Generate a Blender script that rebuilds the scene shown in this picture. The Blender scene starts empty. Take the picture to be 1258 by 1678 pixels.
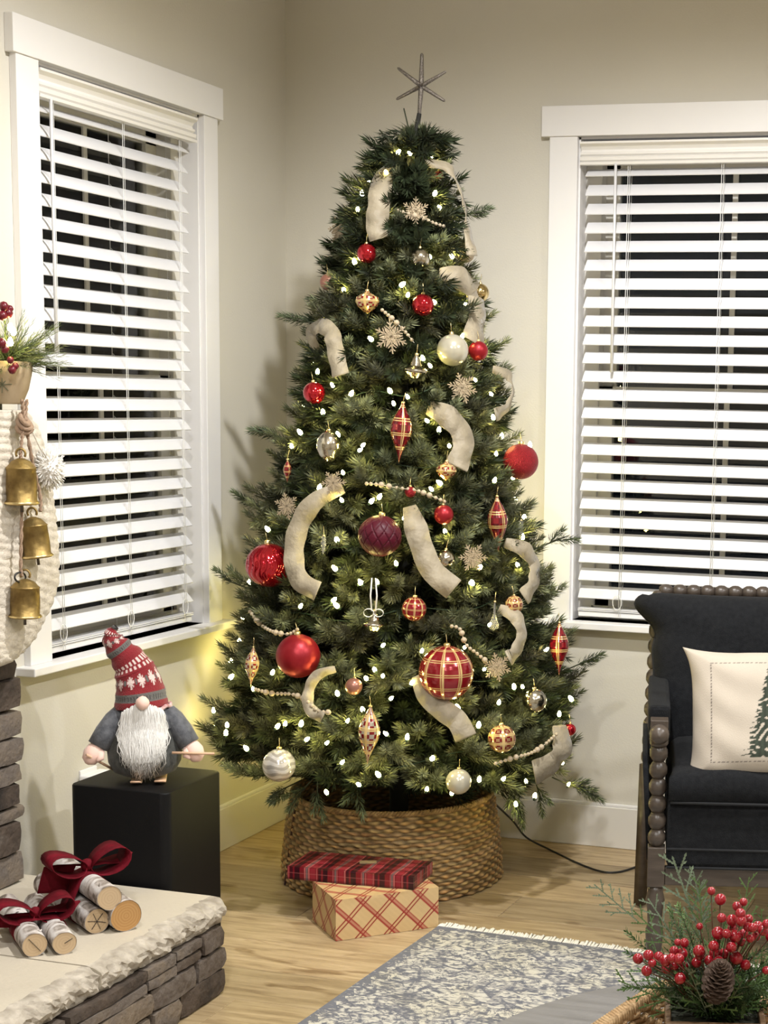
import bpy, bmesh, math, random
import numpy as np
from mathutils import Vector, Matrix
PI = math.pi
D = bpy.data
S = bpy.context.scene
COL = S.collection
rnd = random.Random(7)
rng = np.random.default_rng(7)

# ------------------------------------------------------------------ camera
F_PX, CX, CY = 2685.29, 1022.68, 1004.38          # focal length and principal point for a 1258x1678 frame
CAM_R = np.array([[0.96185619, 0.27266181, 0.02209566], [0.0563413, -0.11841547, -0.99136443], [-0.26769075, 0.95479491, -0.12926077]])
CAM_C = np.array([2.44546, -4.72447, 1.36787])
cam = D.cameras.new('camera'); cam_o = D.objects.new('camera', cam); COL.objects.link(cam_o)
cam.sensor_fit = 'HORIZONTAL'; cam.sensor_width = 36.0; cam.lens = F_PX * 36 / 1258
cam.shift_x = (629 - CX) / 1258; cam.shift_y = (CY - 839) / 1258
cam.clip_start = 0.05; cam.clip_end = 60
r_, d_, f_ = CAM_R
cam_o.matrix_world = Matrix([[r_[0], -d_[0], -f_[0], CAM_C[0]], [r_[1], -d_[1], -f_[1], CAM_C[1]], [r_[2], -d_[2], -f_[2], CAM_C[2]], [0, 0, 0, 1]])
S.camera = cam_o

# ------------------------------------------------------------------ world, exposure, ceiling lamps
S.view_settings.view_transform = 'Standard'; S.view_settings.look = 'None'
S.view_settings.gamma = 1.0; S.view_settings.use_curve_mapping = False
S.view_settings.exposure = 0.0
w = D.worlds.new('night'); S.world = w; w.use_nodes = True
w.node_tree.nodes['Background'].inputs[0].default_value = (0.004, 0.006, 0.010, 1)
w.node_tree.nodes['Background'].inputs[1].default_value = 0.35
CEIL = 2.74
CANS = [(1.45, -1.62, 1.45), (3.3, -1.62, 1.1), (1.45, -3.5, .9), (3.3, -3.5, .75), (2.4, -5.3, .75)]
CAN_W, CAN_COL = 128.0, (1.0, 0.985, 0.965)

# ------------------------------------------------------------------ pixel helpers (real measuring rays of the calibrated lens)
def ray(px, py): return CAM_R.T @ np.array([(px - CX) / F_PX, (py - CY) / F_PX, 1.0])
def P(px, py, axis, val):
    r = ray(px, py); i = 'xyz'.index(axis); t = (val - CAM_C[i]) / r[i]
    return CAM_C + r * t
def proj(p): v = CAM_R @ (np.array(p) - CAM_C); return F_PX * v[0] / v[2] + CX, F_PX * v[1] / v[2] + CY, v[2]

# ------------------------------------------------------------------ object helpers
def props(o, label=None, cat=None, group=None, kind=None):
    if label: o['label'] = label
    if cat: o['category'] = cat
    if group: o['group'] = group
    if kind: o['kind'] = kind
    return o
def link(name, me, m=None, parent=None):
    if m is not None and not me.materials: me.materials.append(m)
    o = D.objects.new(name, me); COL.objects.link(o)
    if parent is not None: o.parent = parent
    return o
def thing(name, loc, label, cat, group=None, rz=0, kind=None):
    o = D.objects.new(name, None); COL.objects.link(o); o.location = [float(c) for c in loc]; o.rotation_euler = (0, 0, rz)
    o.empty_display_size = 0.05
    return props(o, label, cat, group, kind)
def struct(name):
    o = D.objects.new(name, None); COL.objects.link(o); o['kind'] = 'structure'; return o
def npmesh(name, V, T, smooth=False, col=None, uv=None):
    """V (n,3); T (m,3) or (m,4) index array; col (n,3) per point"""
    V = np.asarray(V, dtype=np.float32); T = np.asarray(T, dtype=np.int32); k = T.shape[1]
    me = D.meshes.new(name); me.vertices.add(len(V)); me.vertices.foreach_set('co', V.ravel())
    me.loops.add(T.size); me.loops.foreach_set('vertex_index', T.ravel())
    me.polygons.add(len(T)); me.polygons.foreach_set('loop_start', np.arange(0, T.size, k, dtype=np.int32))
    if smooth: me.polygons.foreach_set('use_smooth', np.ones(len(T), dtype=bool))
    me.update(calc_edges=True)
    if col is not None:
        a = me.attributes.new('Col', 'FLOAT_COLOR', 'POINT'); c4 = np.ones((len(V), 4), dtype=np.float32); c4[:, :3] = col
        a.data.foreach_set('color', c4.ravel())
    if uv is not None:
        l = me.uv_layers.new(name='UVMap'); l.data.foreach_set('uv', np.asarray(uv, dtype=np.float32)[T.ravel()].ravel())
    return me
class MB:
    """collects simple solids into one mesh"""
    def __init__(s): s.v = []; s.f = []; s.sm = []
    def add(s, vs, fs, smooth=False):
        n = len(s.v); s.v += [tuple(map(float, v)) for v in vs]; s.f += [tuple(i + n for i in f) for f in fs]; s.sm += [smooth] * len(fs); return s
    def box(s, a, b, M=None, loc=None):
        x0, y0, z0 = a; x1, y1, z1 = b
        vs = [(x0, y0, z0), (x1, y0, z0), (x1, y1, z0), (x0, y1, z0), (x0, y0, z1), (x1, y0, z1), (x1, y1, z1), (x0, y1, z1)]
        if M is not None: vs = [M @ Vector(v) for v in vs]
        return s.add(vs, [(0, 3, 2, 1), (4, 5, 6, 7), (0, 1, 5, 4), (1, 2, 6, 5), (2, 3, 7, 6), (3, 0, 4, 7)])
    def lathe(s, prof, n=20, M=None, close=True, smooth=True):
        """prof: [(r,z)]"""
        vs = []; fs = []
        for r, z in prof:
            for i in range(n):
                a = 2 * PI * i / n; vs.append(Vector((r * math.cos(a), r * math.sin(a), z)))
        for j in range(len(prof) - 1):
            for i in range(n):
                fs.append((j * n + i, j * n + (i + 1) % n, (j + 1) * n + (i + 1) % n, (j + 1) * n + i))
        if close:
            if prof[0][0] > 1e-5: fs.append(tuple(reversed(range(n))))
            if prof[-1][0] > 1e-5: fs.append(tuple(range((len(prof) - 1) * n, len(prof) * n)))
        if M is not None: vs = [M @ v for v in vs]
        return s.add(vs, fs, smooth)
    def tube(s, pts, rad, n=8, cap=True):
        pts = [Vector(p) for p in pts]; rr = rad if hasattr(rad, '__len__') else [rad] * len(pts)
        vs = []; fs = []; up = None
        for i, p in enumerate(pts):
            t = (pts[min(i + 1, len(pts) - 1)] - pts[max(i - 1, 0)]).normalized()
            if up is None:
                up = Vector((0, 0, 1)) if abs(t.z) < .9 else Vector((1, 0, 0))
            a = up - t * up.dot(t); a.normalize(); b = t.cross(a); up = a
            for k in range(n):
                q = 2 * PI * k / n; vs.append(p + (a * math.cos(q) + b * math.sin(q)) * rr[i])
        for i in range(len(pts) - 1):
            for k in range(n): fs.append((i * n + k, i * n + (k + 1) % n, (i + 1) * n + (k + 1) % n, (i + 1) * n + k))
        if cap: fs.append(tuple(reversed(range(n)))); fs.append(tuple(range((len(pts) - 1) * n, len(pts) * n)))
        return s.add(vs, fs, True)
    def strip(s, L, R_, th=0.0015, smooth=True):
        """thick ribbon between two polylines"""
        n = len(L); L = [Vector(p) for p in L]; R_ = [Vector(p) for p in R_]; vs = []
        for i in range(n):
            t = L[min(i + 1, n - 1)] - L[max(i - 1, 0)]; nn = t.cross(R_[i] - L[i]); nn = nn.normalized() * th if nn.length > 1e-9 else Vector((0, 0, th))
            vs += [L[i], R_[i], R_[i] + nn, L[i] + nn]
        fs = []
        for i in range(n - 1):
            a = i * 4; b = a + 4
            fs += [(a, a + 1, b + 1, b), (a + 3, b + 3, b + 2, a + 2), (a, b, b + 3, a + 3), (a + 1, a + 2, b + 2, b + 1)]
        fs += [(0, 3, 2, 1), (4 * n - 4, 4 * n - 3, 4 * n - 2, 4 * n - 1)]
        return s.add(vs, fs, smooth)
    def mesh(s, name='m', bevel=0, seg=2):
        me = D.meshes.new(name); me.from_pydata(s.v, [], s.f)
        me.polygons.foreach_set('use_smooth', s.sm)
        bm = bmesh.new(); bm.from_mesh(me)
        bmesh.ops.recalc_face_normals(bm, faces=bm.faces[:])
        if bevel:
            es = [e for e in bm.edges if len(e.link_faces) == 2 and e.calc_face_angle(0) > .6]
            bmesh.ops.bevel(bm, geom=es, offset=bevel, segments=seg, affect='EDGES', profile=.5)
            for f in bm.faces: f.smooth = False
        bm.to_mesh(me); bm.free(); me.update()
        return me
    def build(s, name, m, parent=None, bevel=0, seg=2): return link(name, s.mesh(name, bevel, seg), m, parent)
def box(name, a, b, m, parent=None, bevel=0, M=None): return MB().box(a, b, M).build(name, m, parent, bevel)
def shade_auto(me, ang=0.6):
    me.polygons.foreach_set('use_smooth', [True] * len(me.polygons))
    bm = bmesh.new(); bm.from_mesh(me)
    for e in bm.edges: e.smooth = not (len(e.link_faces) == 2 and e.calc_face_angle(0) > ang)
    bm.to_mesh(me); bm.free()
def copy_tree(o, loc=None, parent=None):
    c = o.copy(); COL.objects.link(c); c.parent = parent
    if loc is not None: c.location = loc
    for ch in o.children: copy_tree(ch, None, c)
    return c

# ------------------------------------------------------------------ materials
def newmat(name):
    m = D.materials.new(name); m.use_nodes = True; nt = m.node_tree; b = nt.nodes['Principled BSDF']; return m, nt, b
def N(nt, t, **kw):
    n = nt.nodes.new(t)
    for k, v in kw.items(): setattr(n, k, v)
    return n
def ramp(nt, fac, stops):
    r = N(nt, 'ShaderNodeValToRGB'); e = r.color_ramp.elements
    while len(e) < len(stops): e.new(0.5)
    for i, (p, c) in enumerate(stops): e[i].position = p; e[i].color = (*c, 1)
    nt.links.new(fac, r.inputs[0]); return r.outputs[0]
def mat(name, c, rough=.6, metal=0, c2=None, ns=20, bump=0, bs=60, sheen=0, coat=0, stretch=None, detail=4, emis=None, es=0, spec=None, trans=0, ior=None, lo=.3, hi=.7):
    m, nt, b = newmat(name)
    b.inputs['Base Color'].default_value = (*c, 1); b.inputs['Roughness'].default_value = rough; b.inputs['Metallic'].default_value = metal
    tc = N(nt, 'ShaderNodeTexCoord'); co = tc.outputs['Object']
    if stretch:
        mp = N(nt, 'ShaderNodeMapping'); mp.inputs['Scale'].default_value = stretch; nt.links.new(co, mp.inputs[0]); co = mp.outputs[0]
    if c2:
        n = N(nt, 'ShaderNodeTexNoise'); n.inputs['Scale'].default_value = ns; n.inputs['Detail'].default_value = detail; nt.links.new(co, n.inputs[0])
        nt.links.new(ramp(nt, n.outputs[0], [(lo, c), (hi, c2)]), b.inputs['Base Color'])
    if bump:
        n = N(nt, 'ShaderNodeTexNoise'); n.inputs['Scale'].default_value = bs; n.inputs['Detail'].default_value = 5; nt.links.new(co, n.inputs[0])
        bp = N(nt, 'ShaderNodeBump'); bp.inputs['Strength'].default_value = bump; bp.inputs['Distance'].default_value = .004
        nt.links.new(n.outputs[0], bp.inputs['Height']); nt.links.new(bp.outputs[0], b.inputs['Normal'])
    if sheen: b.inputs['Sheen Weight'].default_value = sheen; b.inputs['Sheen Roughness'].default_value = .4
    if coat: b.inputs['Coat Weight'].default_value = coat
    if spec is not None: b.inputs['Specular IOR Level'].default_value = spec
    if trans: b.inputs['Transmission Weight'].default_value = trans
    if ior: b.inputs['IOR'].default_value = ior
    if emis: b.inputs['Emission Color'].default_value = (*emis, 1); b.inputs['Emission Strength'].default_value = es
    return m
def attrmat(name, rough=.6, metal=0, sheen=0, coat=0, bump=0, bs=200, rand=0, spec=None, subs=None):
    m, nt, b = newmat(name); b.inputs['Roughness'].default_value = rough; b.inputs['Metallic'].default_value = metal
    a = N(nt, 'ShaderNodeAttribute', attribute_name='Col'); nt.links.new(a.outputs['Color'], b.inputs['Base Color'])
    if sheen: b.inputs['Sheen Weight'].default_value = sheen
    if coat: b.inputs['Coat Weight'].default_value = coat
    if spec is not None: b.inputs['Specular IOR Level'].default_value = spec
    if bump:
        tc = N(nt, 'ShaderNodeTexCoord'); n = N(nt, 'ShaderNodeTexNoise'); n.inputs['Scale'].default_value = bs; nt.links.new(tc.outputs['Object'], n.inputs[0])
        bp = N(nt, 'ShaderNodeBump'); bp.inputs['Strength'].default_value = bump; bp.inputs['Distance'].default_value = .003
        nt.links.new(n.outputs[0], bp.inputs['Height']); nt.links.new(bp.outputs[0], b.inputs['Normal'])
    return m
M_wall = mat('wall_paint', (.60, .572, .50), .85, bump=.12, bs=180, c2=(.615, .587, .515), ns=3)
M_white = mat('trim_paint', (.80, .79, .79), .38)
M_blind = mat('blind_white', (.73, .73, .75), .35)
M_val = mat('valance_cream', (.80, .78, .75), .4)
M_vinyl = mat('window_vinyl', (.62, .60, .55), .5)
M_ceil = mat('ceiling_paint', (.78, .76, .72), .9)
M_base = mat('baseboard_paint', (.70, .68, .64), .45)
M_black = mat('black_plastic', (.0025, .0025, .003), .55, spec=.22, bump=.15, bs=700)
def plank_mat():
    m, nt, b = newmat('oak_plank'); tc = N(nt, 'ShaderNodeTexCoord'); oi = N(nt, 'ShaderNodeObjectInfo')
    cb = N(nt, 'ShaderNodeCombineXYZ'); nt.links.new(oi.outputs['Random'], cb.inputs[2])
    sc = N(nt, 'ShaderNodeVectorMath', operation='SCALE'); sc.inputs[3].default_value = 37; nt.links.new(cb.outputs[0], sc.inputs[0])
    ad = N(nt, 'ShaderNodeVectorMath', operation='ADD'); nt.links.new(tc.outputs['Object'], ad.inputs[0]); nt.links.new(sc.outputs[0], ad.inputs[1])
    def noise(scale, s, detail=4, dist=0):
        mp = N(nt, 'ShaderNodeMapping'); mp.inputs['Scale'].default_value = s; nt.links.new(ad.outputs[0], mp.inputs[0])
        n = N(nt, 'ShaderNodeTexNoise'); n.inputs['Scale'].default_value = scale; n.inputs['Detail'].default_value = detail; n.inputs['Distortion'].default_value = dist
        nt.links.new(mp.outputs[0], n.inputs[0]); return n.outputs[0]
    grain = noise(6, (1.0, 9, 1), 6, .6); fine = noise(40, (1, 12, 1), 3); knot = noise(4, (1, 3.5, 1), 3, 1.2)
    c1 = ramp(nt, grain, [(.25, (.26, .18, .10)), (.5, (.43, .325, .19)), (.75, (.54, .42, .265))])
    c2 = ramp(nt, fine, [(.3, (.8, .8, .8)), (.7, (1.05, 1.05, 1.05))])
    mx = N(nt, 'ShaderNodeMix', data_type='RGBA', blend_type='MULTIPLY'); mx.inputs[0].default_value = .7; nt.links.new(c1, mx.inputs[6]); nt.links.new(c2, mx.inputs[7])
    k = ramp(nt, knot, [(.60, (1, 1, 1)), (.70, (.50, .42, .34))])
    mk = N(nt, 'ShaderNodeMix', data_type='RGBA', blend_type='MULTIPLY'); mk.inputs[0].default_value = .8; nt.links.new(mx.outputs[2], mk.inputs[6]); nt.links.new(k, mk.inputs[7])
    tint = ramp(nt, oi.outputs['Random'], [(0, (.74, .73, .70)), (.5, (.95, .93, .88)), (1, (1.12, 1.1, 1.08))])
    mt = N(nt, 'ShaderNodeMix', data_type='RGBA', blend_type='MULTIPLY'); mt.inputs[0].default_value = 1; nt.links.new(mk.outputs[2], mt.inputs[6]); nt.links.new(tint, mt.inputs[7])
    nt.links.new(mt.outputs[2], b.inputs['Base Color']); b.inputs['Roughness'].default_value = .45
    bp = N(nt, 'ShaderNodeBump'); bp.inputs['Strength'].default_value = .12; bp.inputs['Distance'].default_value = .002; nt.links.new(fine, bp.inputs['Height']); nt.links.new(bp.outputs[0], b.inputs['Normal'])
    return m
M_plank = plank_mat()
def stone_mat(name, stops, bump=.6):
    m, nt, b = newmat(name); tc = N(nt, 'ShaderNodeTexCoord'); oi = N(nt, 'ShaderNodeObjectInfo')
    ge = N(nt, 'ShaderNodeNewGeometry')
    n = N(nt, 'ShaderNodeTexNoise'); n.inputs['Scale'].default_value = 14; n.inputs['Detail'].default_value = 8; n.inputs['Roughness'].default_value = .65; nt.links.new(ge.outputs['Position'], n.inputs[0])
    ma = N(nt, 'ShaderNodeMath', operation='MULTIPLY_ADD'); ma.inputs[1].default_value = .75; nt.links.new(oi.outputs['Random'], ma.inputs[0])
    m2 = N(nt, 'ShaderNodeMath', operation='MULTIPLY_ADD'); m2.inputs[1].default_value = 1.1; m2.inputs[2].default_value = -.42; nt.links.new(n.outputs[0], m2.inputs[0]); nt.links.new(m2.outputs[0], ma.inputs[2])
    nt.links.new(ramp(nt, ma.outputs[0], stops), b.inputs['Base Color']); b.inputs['Roughness'].default_value = .85
    n2 = N(nt, 'ShaderNodeTexNoise'); n2.inputs['Scale'].default_value = 60; n2.inputs['Detail'].default_value = 8; nt.links.new(ge.outputs['Position'], n2.inputs[0])
    bp = N(nt, 'ShaderNodeBump'); bp.inputs['Strength'].default_value = bump; bp.inputs['Distance'].default_value = .006; nt.links.new(n2.outputs[0], bp.inputs['Height']); nt.links.new(bp.outputs[0], b.inputs['Normal'])
    return m
M_ledge = stone_mat('ledger_stone', [(0, (.022, .016, .013)), (.3, (.075, .054, .040)), (.55, (.13, .108, .092)), (.8, (.185, .145, .105)), (1, (.27, .235, .19))], bump=1.0)
M_mortar = mat('dark_mortar', (.03, .025, .022), .95, bump=.5)
M_slab = mat('limestone_slab', (.48, .43, .345), .8, c2=(.545, .49, .395), ns=5, bump=.35, bs=90)
M_slab_edge = mat('split_limestone', (.28, .245, .195), .9, c2=(.52, .47, .395), ns=30, bump=1.0, bs=70)
M_red_v = mat('red_velvet', (.075, .002, .006), .8, c2=(.16, .005, .014), ns=30, spec=.15, bump=.3, bs=120)
M_wood_dark = mat('grey_brown_wood', (.040, .030, .023), .33, c2=(.085, .066, .052), ns=9, stretch=(1, 1, 5), bump=.15)
M_uph = mat('charcoal_upholstery', (.0065, .0072, .0088), .97, c2=(.0125, .0135, .0155), ns=90, bump=.5, bs=400, sheen=.02, spec=.2)
M_gold = mat('aged_brass', (.13, .082, .030), .5, metal=.9, c2=(.42, .30, .11), ns=26, bump=.5, bs=60)
M_rope = mat('jute_rope', (.26, .17, .11), .9, c2=(.34, .24, .17), ns=90, bump=.6, bs=300)
M_cap = mat('gold_cap', (.75, .6, .3), .3, metal=1)
M_string = mat('hanging_thread', (.6, .55, .45), .7)
M_cordw = mat('blind_cord', (.84, .84, .82), .7)
M_cordb = mat('black_cable', (.012, .012, .012), .5)

# ------------------------------------------------------------------ room shell
RX, RY = 5.0, -6.5
flo = struct('floor')
MB().box((-.0, RY, -.06), (RX, 0, -.012)).build('subfloor', mat('floor_underlay', (.03, .02, .012), .9), flo)
pw = .19; row = 0; y = 0.0
while y > -3.3:
    x = -rnd.uniform(.1, 1.5)
    while x < 3.4:
        L = rnd.uniform(1.1, 1.9); xa = max(x, 0.0); xb = min(x + L, 3.6)
        if xb - xa > .04:
            mb = MB(); hx = (xb - xa) / 2
            mb.box((-hx + .0006, -pw / 2 + .0006, -.012), (hx - .0006, pw / 2 - .0006, 0))
            o = mb.build('plank', M_plank, flo, bevel=.0012, seg=1); o.location = ((xa + xb) / 2, y - pw / 2, 0)
        x += L
    y -= pw
far = y
box('plank_field', (3.6, far, -.012), (RX, 0, 0), M_plank, flo)['kind'] = 'stuff'
box('plank_field', (0, RY, -.012), (RX, far, 0), M_plank, flo)['kind'] = 'stuff'
o = box('ceiling', (-.1, RY, CEIL), (RX, .1, CEIL + .1), M_ceil); o['kind'] = 'structure'
# window opening rectangles
LW = dict(a=-1.271, b=-.518, z0=.698, z1=2.128)      # along y on wall x=0
RW = dict(a=.951, b=1.85, z0=.698, z1=2.128)         # along x on wall y=0
T = .16
mb = MB()
mb.box((-T, RY, 0), (0, LW['a'], CEIL)); mb.box((-T, LW['b'], 0), (0, T, CEIL))
mb.box((-T, LW['a'], 0), (0, LW['b'], LW['z0'])); mb.box((-T, LW['a'], LW['z1']), (0, LW['b'], CEIL))
o = mb.build('wall_left', M_wall); o['kind'] = 'structure'
mb = MB()
mb.box((0, 0, 0), (RW['a'], T, CEIL)); mb.box((RW['b'], 0, 0), (RX + T, T, CEIL))
mb.box((RW['a'], 0, 0), (RW['b'], T, RW['z0'])); mb.box((RW['a'], 0, RW['z1']), (RW['b'], T, CEIL))
o = mb.build('wall_back', M_wall); o['kind'] = 'structure'
o = box('wall_right', (RX, RY, 0), (RX + T, 0, CEIL), M_wall); o['kind'] = 'structure'
o = box('wall_front', (-T, RY - T, 0), (RX + T, RY, CEIL), M_wall); o['kind'] = 'structure'
# baseboards with a small cap
bh = .128
def baseboard(name, a, b, m):
    o = MB().box(a, b).build(name, m, None, bevel=.002, seg=1); o['kind'] = 'structure'; return o
bl = baseboard('baseboard_left', (0, -1.45, 0), (.015, 0, bh), M_base); box('cap_strip', (0, -1.45, bh), (.011, 0, bh + .009), M_white, bl, bevel=.002)
bb = baseboard('baseboard_back', (.0155, -.015, 0), (RX, 0, bh), M_base); box('cap_strip', (.0155, -.011, bh), (RX, 0, bh + .009), M_white, bb, bevel=.002)

# ------------------------------------------------------------------ windows and blinds. Local frame: u along the wall, v into the room, z up
glass, nt, b = newmat('window_glass')
for n_ in list(nt.nodes): nt.nodes.remove(n_)
out = N(nt, 'ShaderNodeOutputMaterial'); tr = N(nt, 'ShaderNodeBsdfTransparent'); gl = N(nt, 'ShaderNodeBsdfGlossy'); gl.inputs['Roughness'].default_value = .02
fr = N(nt, 'ShaderNodeFresnel'); fr.inputs[0].default_value = 1.5; mx = N(nt, 'ShaderNodeMixShader'); tr.inputs[0].default_value = (.9, .92, .92, 1)
nt.links.new(fr.outputs[0], mx.inputs[0]); nt.links.new(tr.outputs[0], mx.inputs[1]); nt.links.new(gl.outputs[0], mx.inputs[2]); nt.links.new(mx.outputs[0], out.inputs[0])
def window(n, W, flip, hdr0, hdr1):
    """u0..u1 opening. v>0 towards the room"""
    u0, u1, z0, z1 = W['a'], W['b'], W['z0'], W['z1']
    root = struct('window_%d' % n)
    M = Matrix(((0, 1, 0), (1, 0, 0), (0, 0, 1))) if flip else Matrix(((1, 0, 0), (0, -1, 0), (0, 0, 1)))
    def bx(name, a, b, m, par=root, bevel=0): return MB().box(a, b, M.to_3x3()).build(name, m, par, bevel)
    bx('header_board', (hdr0, 0, z1), (hdr1, .024, z1 + .087), M_white, bevel=.0015)
    ca, cb = u0 - .085, u1 + (.073 if flip else .085)
    bx('casing', (ca, 0, z0), (u0 + .001, .019, z1), M_white, bevel=.0015); bx('casing', (u1 - .001, 0, z0), (cb, .019, z1), M_white, bevel=.0015)
    st = bx('stool', (ca - .032, -.09, z0 - .021), (cb + .026, .052, z0), M_white, bevel=.003)
    # jamb liners
    bx('jamb', (u0, -.15, z0), (u0 + .006, 0, z1), M_white); bx('jamb', (u1 - .006, -.15, z0), (u1, 0, z1), M_white); bx('jamb', (u0, -.15, z1 - .006), (u1, 0, z1), M_white)
    a, b_ = u0 + .006, u1 - .006; zm = 1.385
    fr = bx('vinyl_frame', (a, -.15, z0), (a + .05, -.06, z1 - .006), M_vinyl, bevel=.002)
    bx('vinyl_frame', (b_ - .04, -.15, z0), (b_, -.06, z1 - .006), M_vinyl, bevel=.002); bx('vinyl_frame', (a + .04, -.15, z1 - .05), (b_ - .04, -.06, z1 - .006), M_vinyl); bx('vinyl_frame', (a + .04, -.15, z0), (b_ - .04, -.06, z0 + .04), M_vinyl)
    for (s0, s1, v, nm) in ((zm - .02, z1 - .05, -.12, 'upper_sash'), (z0 + .04, zm + .02, -.085, 'lower_sash')):
        sw = .052; aa, bb = a + .04, b_ - .04
        s = MB()
        for q in (((aa, v - .014, s0), (aa + sw, v + .014, s1)), ((bb - sw, v - .014, s0), (bb, v + .014, s1)), ((aa, v - .014, s0), (bb, v + .014, s0 + .04)), ((aa, v - .014, s1 - .04), (bb, v + .014, s1))): s.box(q[0], q[1], M.to_3x3())
        so = s.build(nm, M_vinyl, root)
        bx('glass_pane', (aa + sw - .004, v - .002, s0 + .036), (bb - sw + .004, v + .002, s1 - .036), glass, so)
        um = (u0 + u1) / 2
        bx('grille_bar', (um - .008, v + .003, s0 + .04), (um + .008, v + .009, s1 - .04), M_vinyl, so)
    return M
ML = window(1, LW, True, -1.371, -.4215)
MR = window(2, RW, False, .842, 1.96)
# valance profile (v outwards, z)
VAL = [(-.012, .0), (.012, .0), (.013, .007), (.004, .009), (.010, .013), (.011, .022), (.000, .026), (.006, .030), (.006, .036), (.000, .038), (-.002, .044), (.004, .053), (.016, .060), (.016, .066), (-.012, .066)]
def blind(name, M, u0, u1, label, zb, nslat, cords, wand_u, wand_z, u0v, u1v, side):
    root = thing(name, (0, 0, 0), label, 'window blind')
    M3 = M.to_3x3()
    vz = 2.046
    mb = MB(); n = len(VAL)
    vs = [M3 @ Vector((u0v, v + .006, vz + z)) for v, z in VAL] + [M3 @ Vector((u1v, v + .006, vz + z)) for v, z in VAL]
    mb.add(vs, [tuple(range(n)), tuple(range(2 * n - 1, n - 1, -1))] + [(i, (i + 1) % n, n + (i + 1) % n, n + i) for i in range(n)])
    mb.build('valance', M_val, root)
    MB().box((u0, -.055, vz + .012), (u1, -.002, vz + .06), M3).build('head_rail', M_blind, root)
    pitch = (zb[1] - zb[0]) / (nslat - 2)
    th = math.radians(45); w2 = .0235
    me = None; mids = []
    for k in range(nslat):
        zf = zb[0] + pitch * k; ang = th
        if k == nslat - 1: zf = zb[1] + pitch * 1.02; ang = math.radians(30)
        # front edge (v=vf, z=zf), slat rises to the back
        cxv = .003 - w2 * math.cos(th); cz = zf + w2 * math.sin(ang)
        if me is None or k == nslat - 1:
            mb = MB(); segs = 5; prof = []
            for i in range(segs + 1):
                t = -w2 + 2 * w2 * i / segs; prof.append((t, .0022 * (1 - (t / w2) ** 2)))
            top = [(math.cos(ang) * t - math.sin(ang) * (-h), -math.sin(ang) * t + math.cos(ang) * h) for t, h in prof]
            bot = [(v - .0015, z - .0022) for v, z in top]
            loop = top + bot[::-1]; n = len(loop)
            vs = [M3 @ Vector((u0, v, z)) for v, z in loop] + [M3 @ Vector((u1, v, z)) for v, z in loop]
            mb.add(vs, [tuple(range(n)), tuple(range(2 * n - 1, n - 1, -1))] + [(i, (i + 1) % n, n + (i + 1) % n, n + i) for i in range(n)])
            me = mb.mesh('slat')
        o = link('slat', me, M_blind, root); o.location = M3 @ Vector((0, cxv, cz)); mids.append(cz)
        if side == 'full' and k == 0: pass
    rz = zb[0] - pitch
    MB().box((u0, -.034, rz - .004), (u1, -.002, rz + .012), M3).build('bottom_rail', M_blind, root, bevel=.003)
    MB().box((u0, -.036, rz + .014), (u1, .002, rz + .017), M3).box((u0, -.036, rz + .0185), (u1, .002, rz + .0215), M3).build('stacked_slat', M_blind, root)
    for cu in cords:
        mb = MB()
        for vv in (.006, -.036): mb.tube([M3 @ Vector((cu, vv, rz)), M3 @ Vector((cu, vv, vz + .01))], .0009, 5)
        mb.tube([M3 @ Vector((cu + .006, .007, rz)), M3 @ Vector((cu + .006, .007, vz + .01))], .0007, 5)
        # the rungs lie across each slat
        for cz in mids: mb.tube([M3 @ Vector((cu, .006, cz - .0185)), M3 @ Vector((cu + (.016 if side == 'R' else -.016) * 0, -.034, cz + .0215))], .0007, 4)
        mb.build('ladder_cord', M_cordw, root)
        q = MB(); q.tube([M3 @ Vector((cu - .004 + .014 * math.sin(a) * (1 if side == 'R' else 1), .010, rz + .045 + .022 * math.cos(a))) for a in np.linspace(0, 2 * PI, 14)], .0011, 5); q.build('cord_end', M_cordw, root)
    mb = MB(); wv = .016
    mb.tube([M3 @ Vector((wand_u, wv, wand_z)), M3 @ Vector((wand_u, wv, vz + .004))], .0042, 8); mb.build('tilt_wand', M_blind, root)
    return root
zb = (P(955, 979, 'y', -.003)[2], P(955, 320, 'y', -.003)[2])
blind('window_blind', ML, LW['a'] + .010, -.580, 'white slatted blind in the left window, behind the gnome and the brass bells', zb, 24, [-1.205, -.905, -.63], -1.222, P(88, 578, 'x', .016)[2], LW['a'] + .003, -.557, 'L')
blind('window_blind', MR, RW['a'] + .023, RW['b'] - .02, 'white slatted blind in the right window, above the dark armchair', zb, 24, [P(1026, 450, 'y', 0)[0], P(1178, 450, 'y', 0)[0], 1.69], P(1005, 440, 'y', -.016)[0], P(1001, 610, 'y', -.016)[2], RW['a'] + .009, RW['b'] - .008, 'R')

# ------------------------------------------------------------------ recessed ceiling lamps (each holds its own light)
M_lamp = mat('lamp_lens', (1, 1, 1), .5, emis=(1, .95, .88), es=6)
M_ring = mat('lamp_trim', (.8, .8, .8), .4)
for i, (x, y, k) in enumerate(CANS):
    t = thing('ceiling_light', (x, y, CEIL), 'white round recessed ceiling light ' + ('above the space in front of the tree', 'nearest the armchair and right window', 'in the second row on the fireplace side', 'in the second row on the armchair side', 'furthest back, behind the camera')[i], 'ceiling light', 'recessed lights in the ceiling')
    MB().lathe([(.062, -.001), (.085, -.004), (.088, 0)], 28, close=False).build('trim_ring', M_ring, t)
    MB().lathe([(.0, -.002), (.062, -.002)], 24, close=False).build('lens', M_lamp, t)
    L = D.lights.new('lamp', 'SPOT'); L.energy = CAN_W * k; L.color = CAN_COL; L.spot_size = math.radians(166); L.spot_blend = .55; L.shadow_soft_size = .045
    lo = D.objects.new('lamp', L); COL.objects.link(lo); lo.parent = t; lo.location = (0, 0, -.05)

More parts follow.
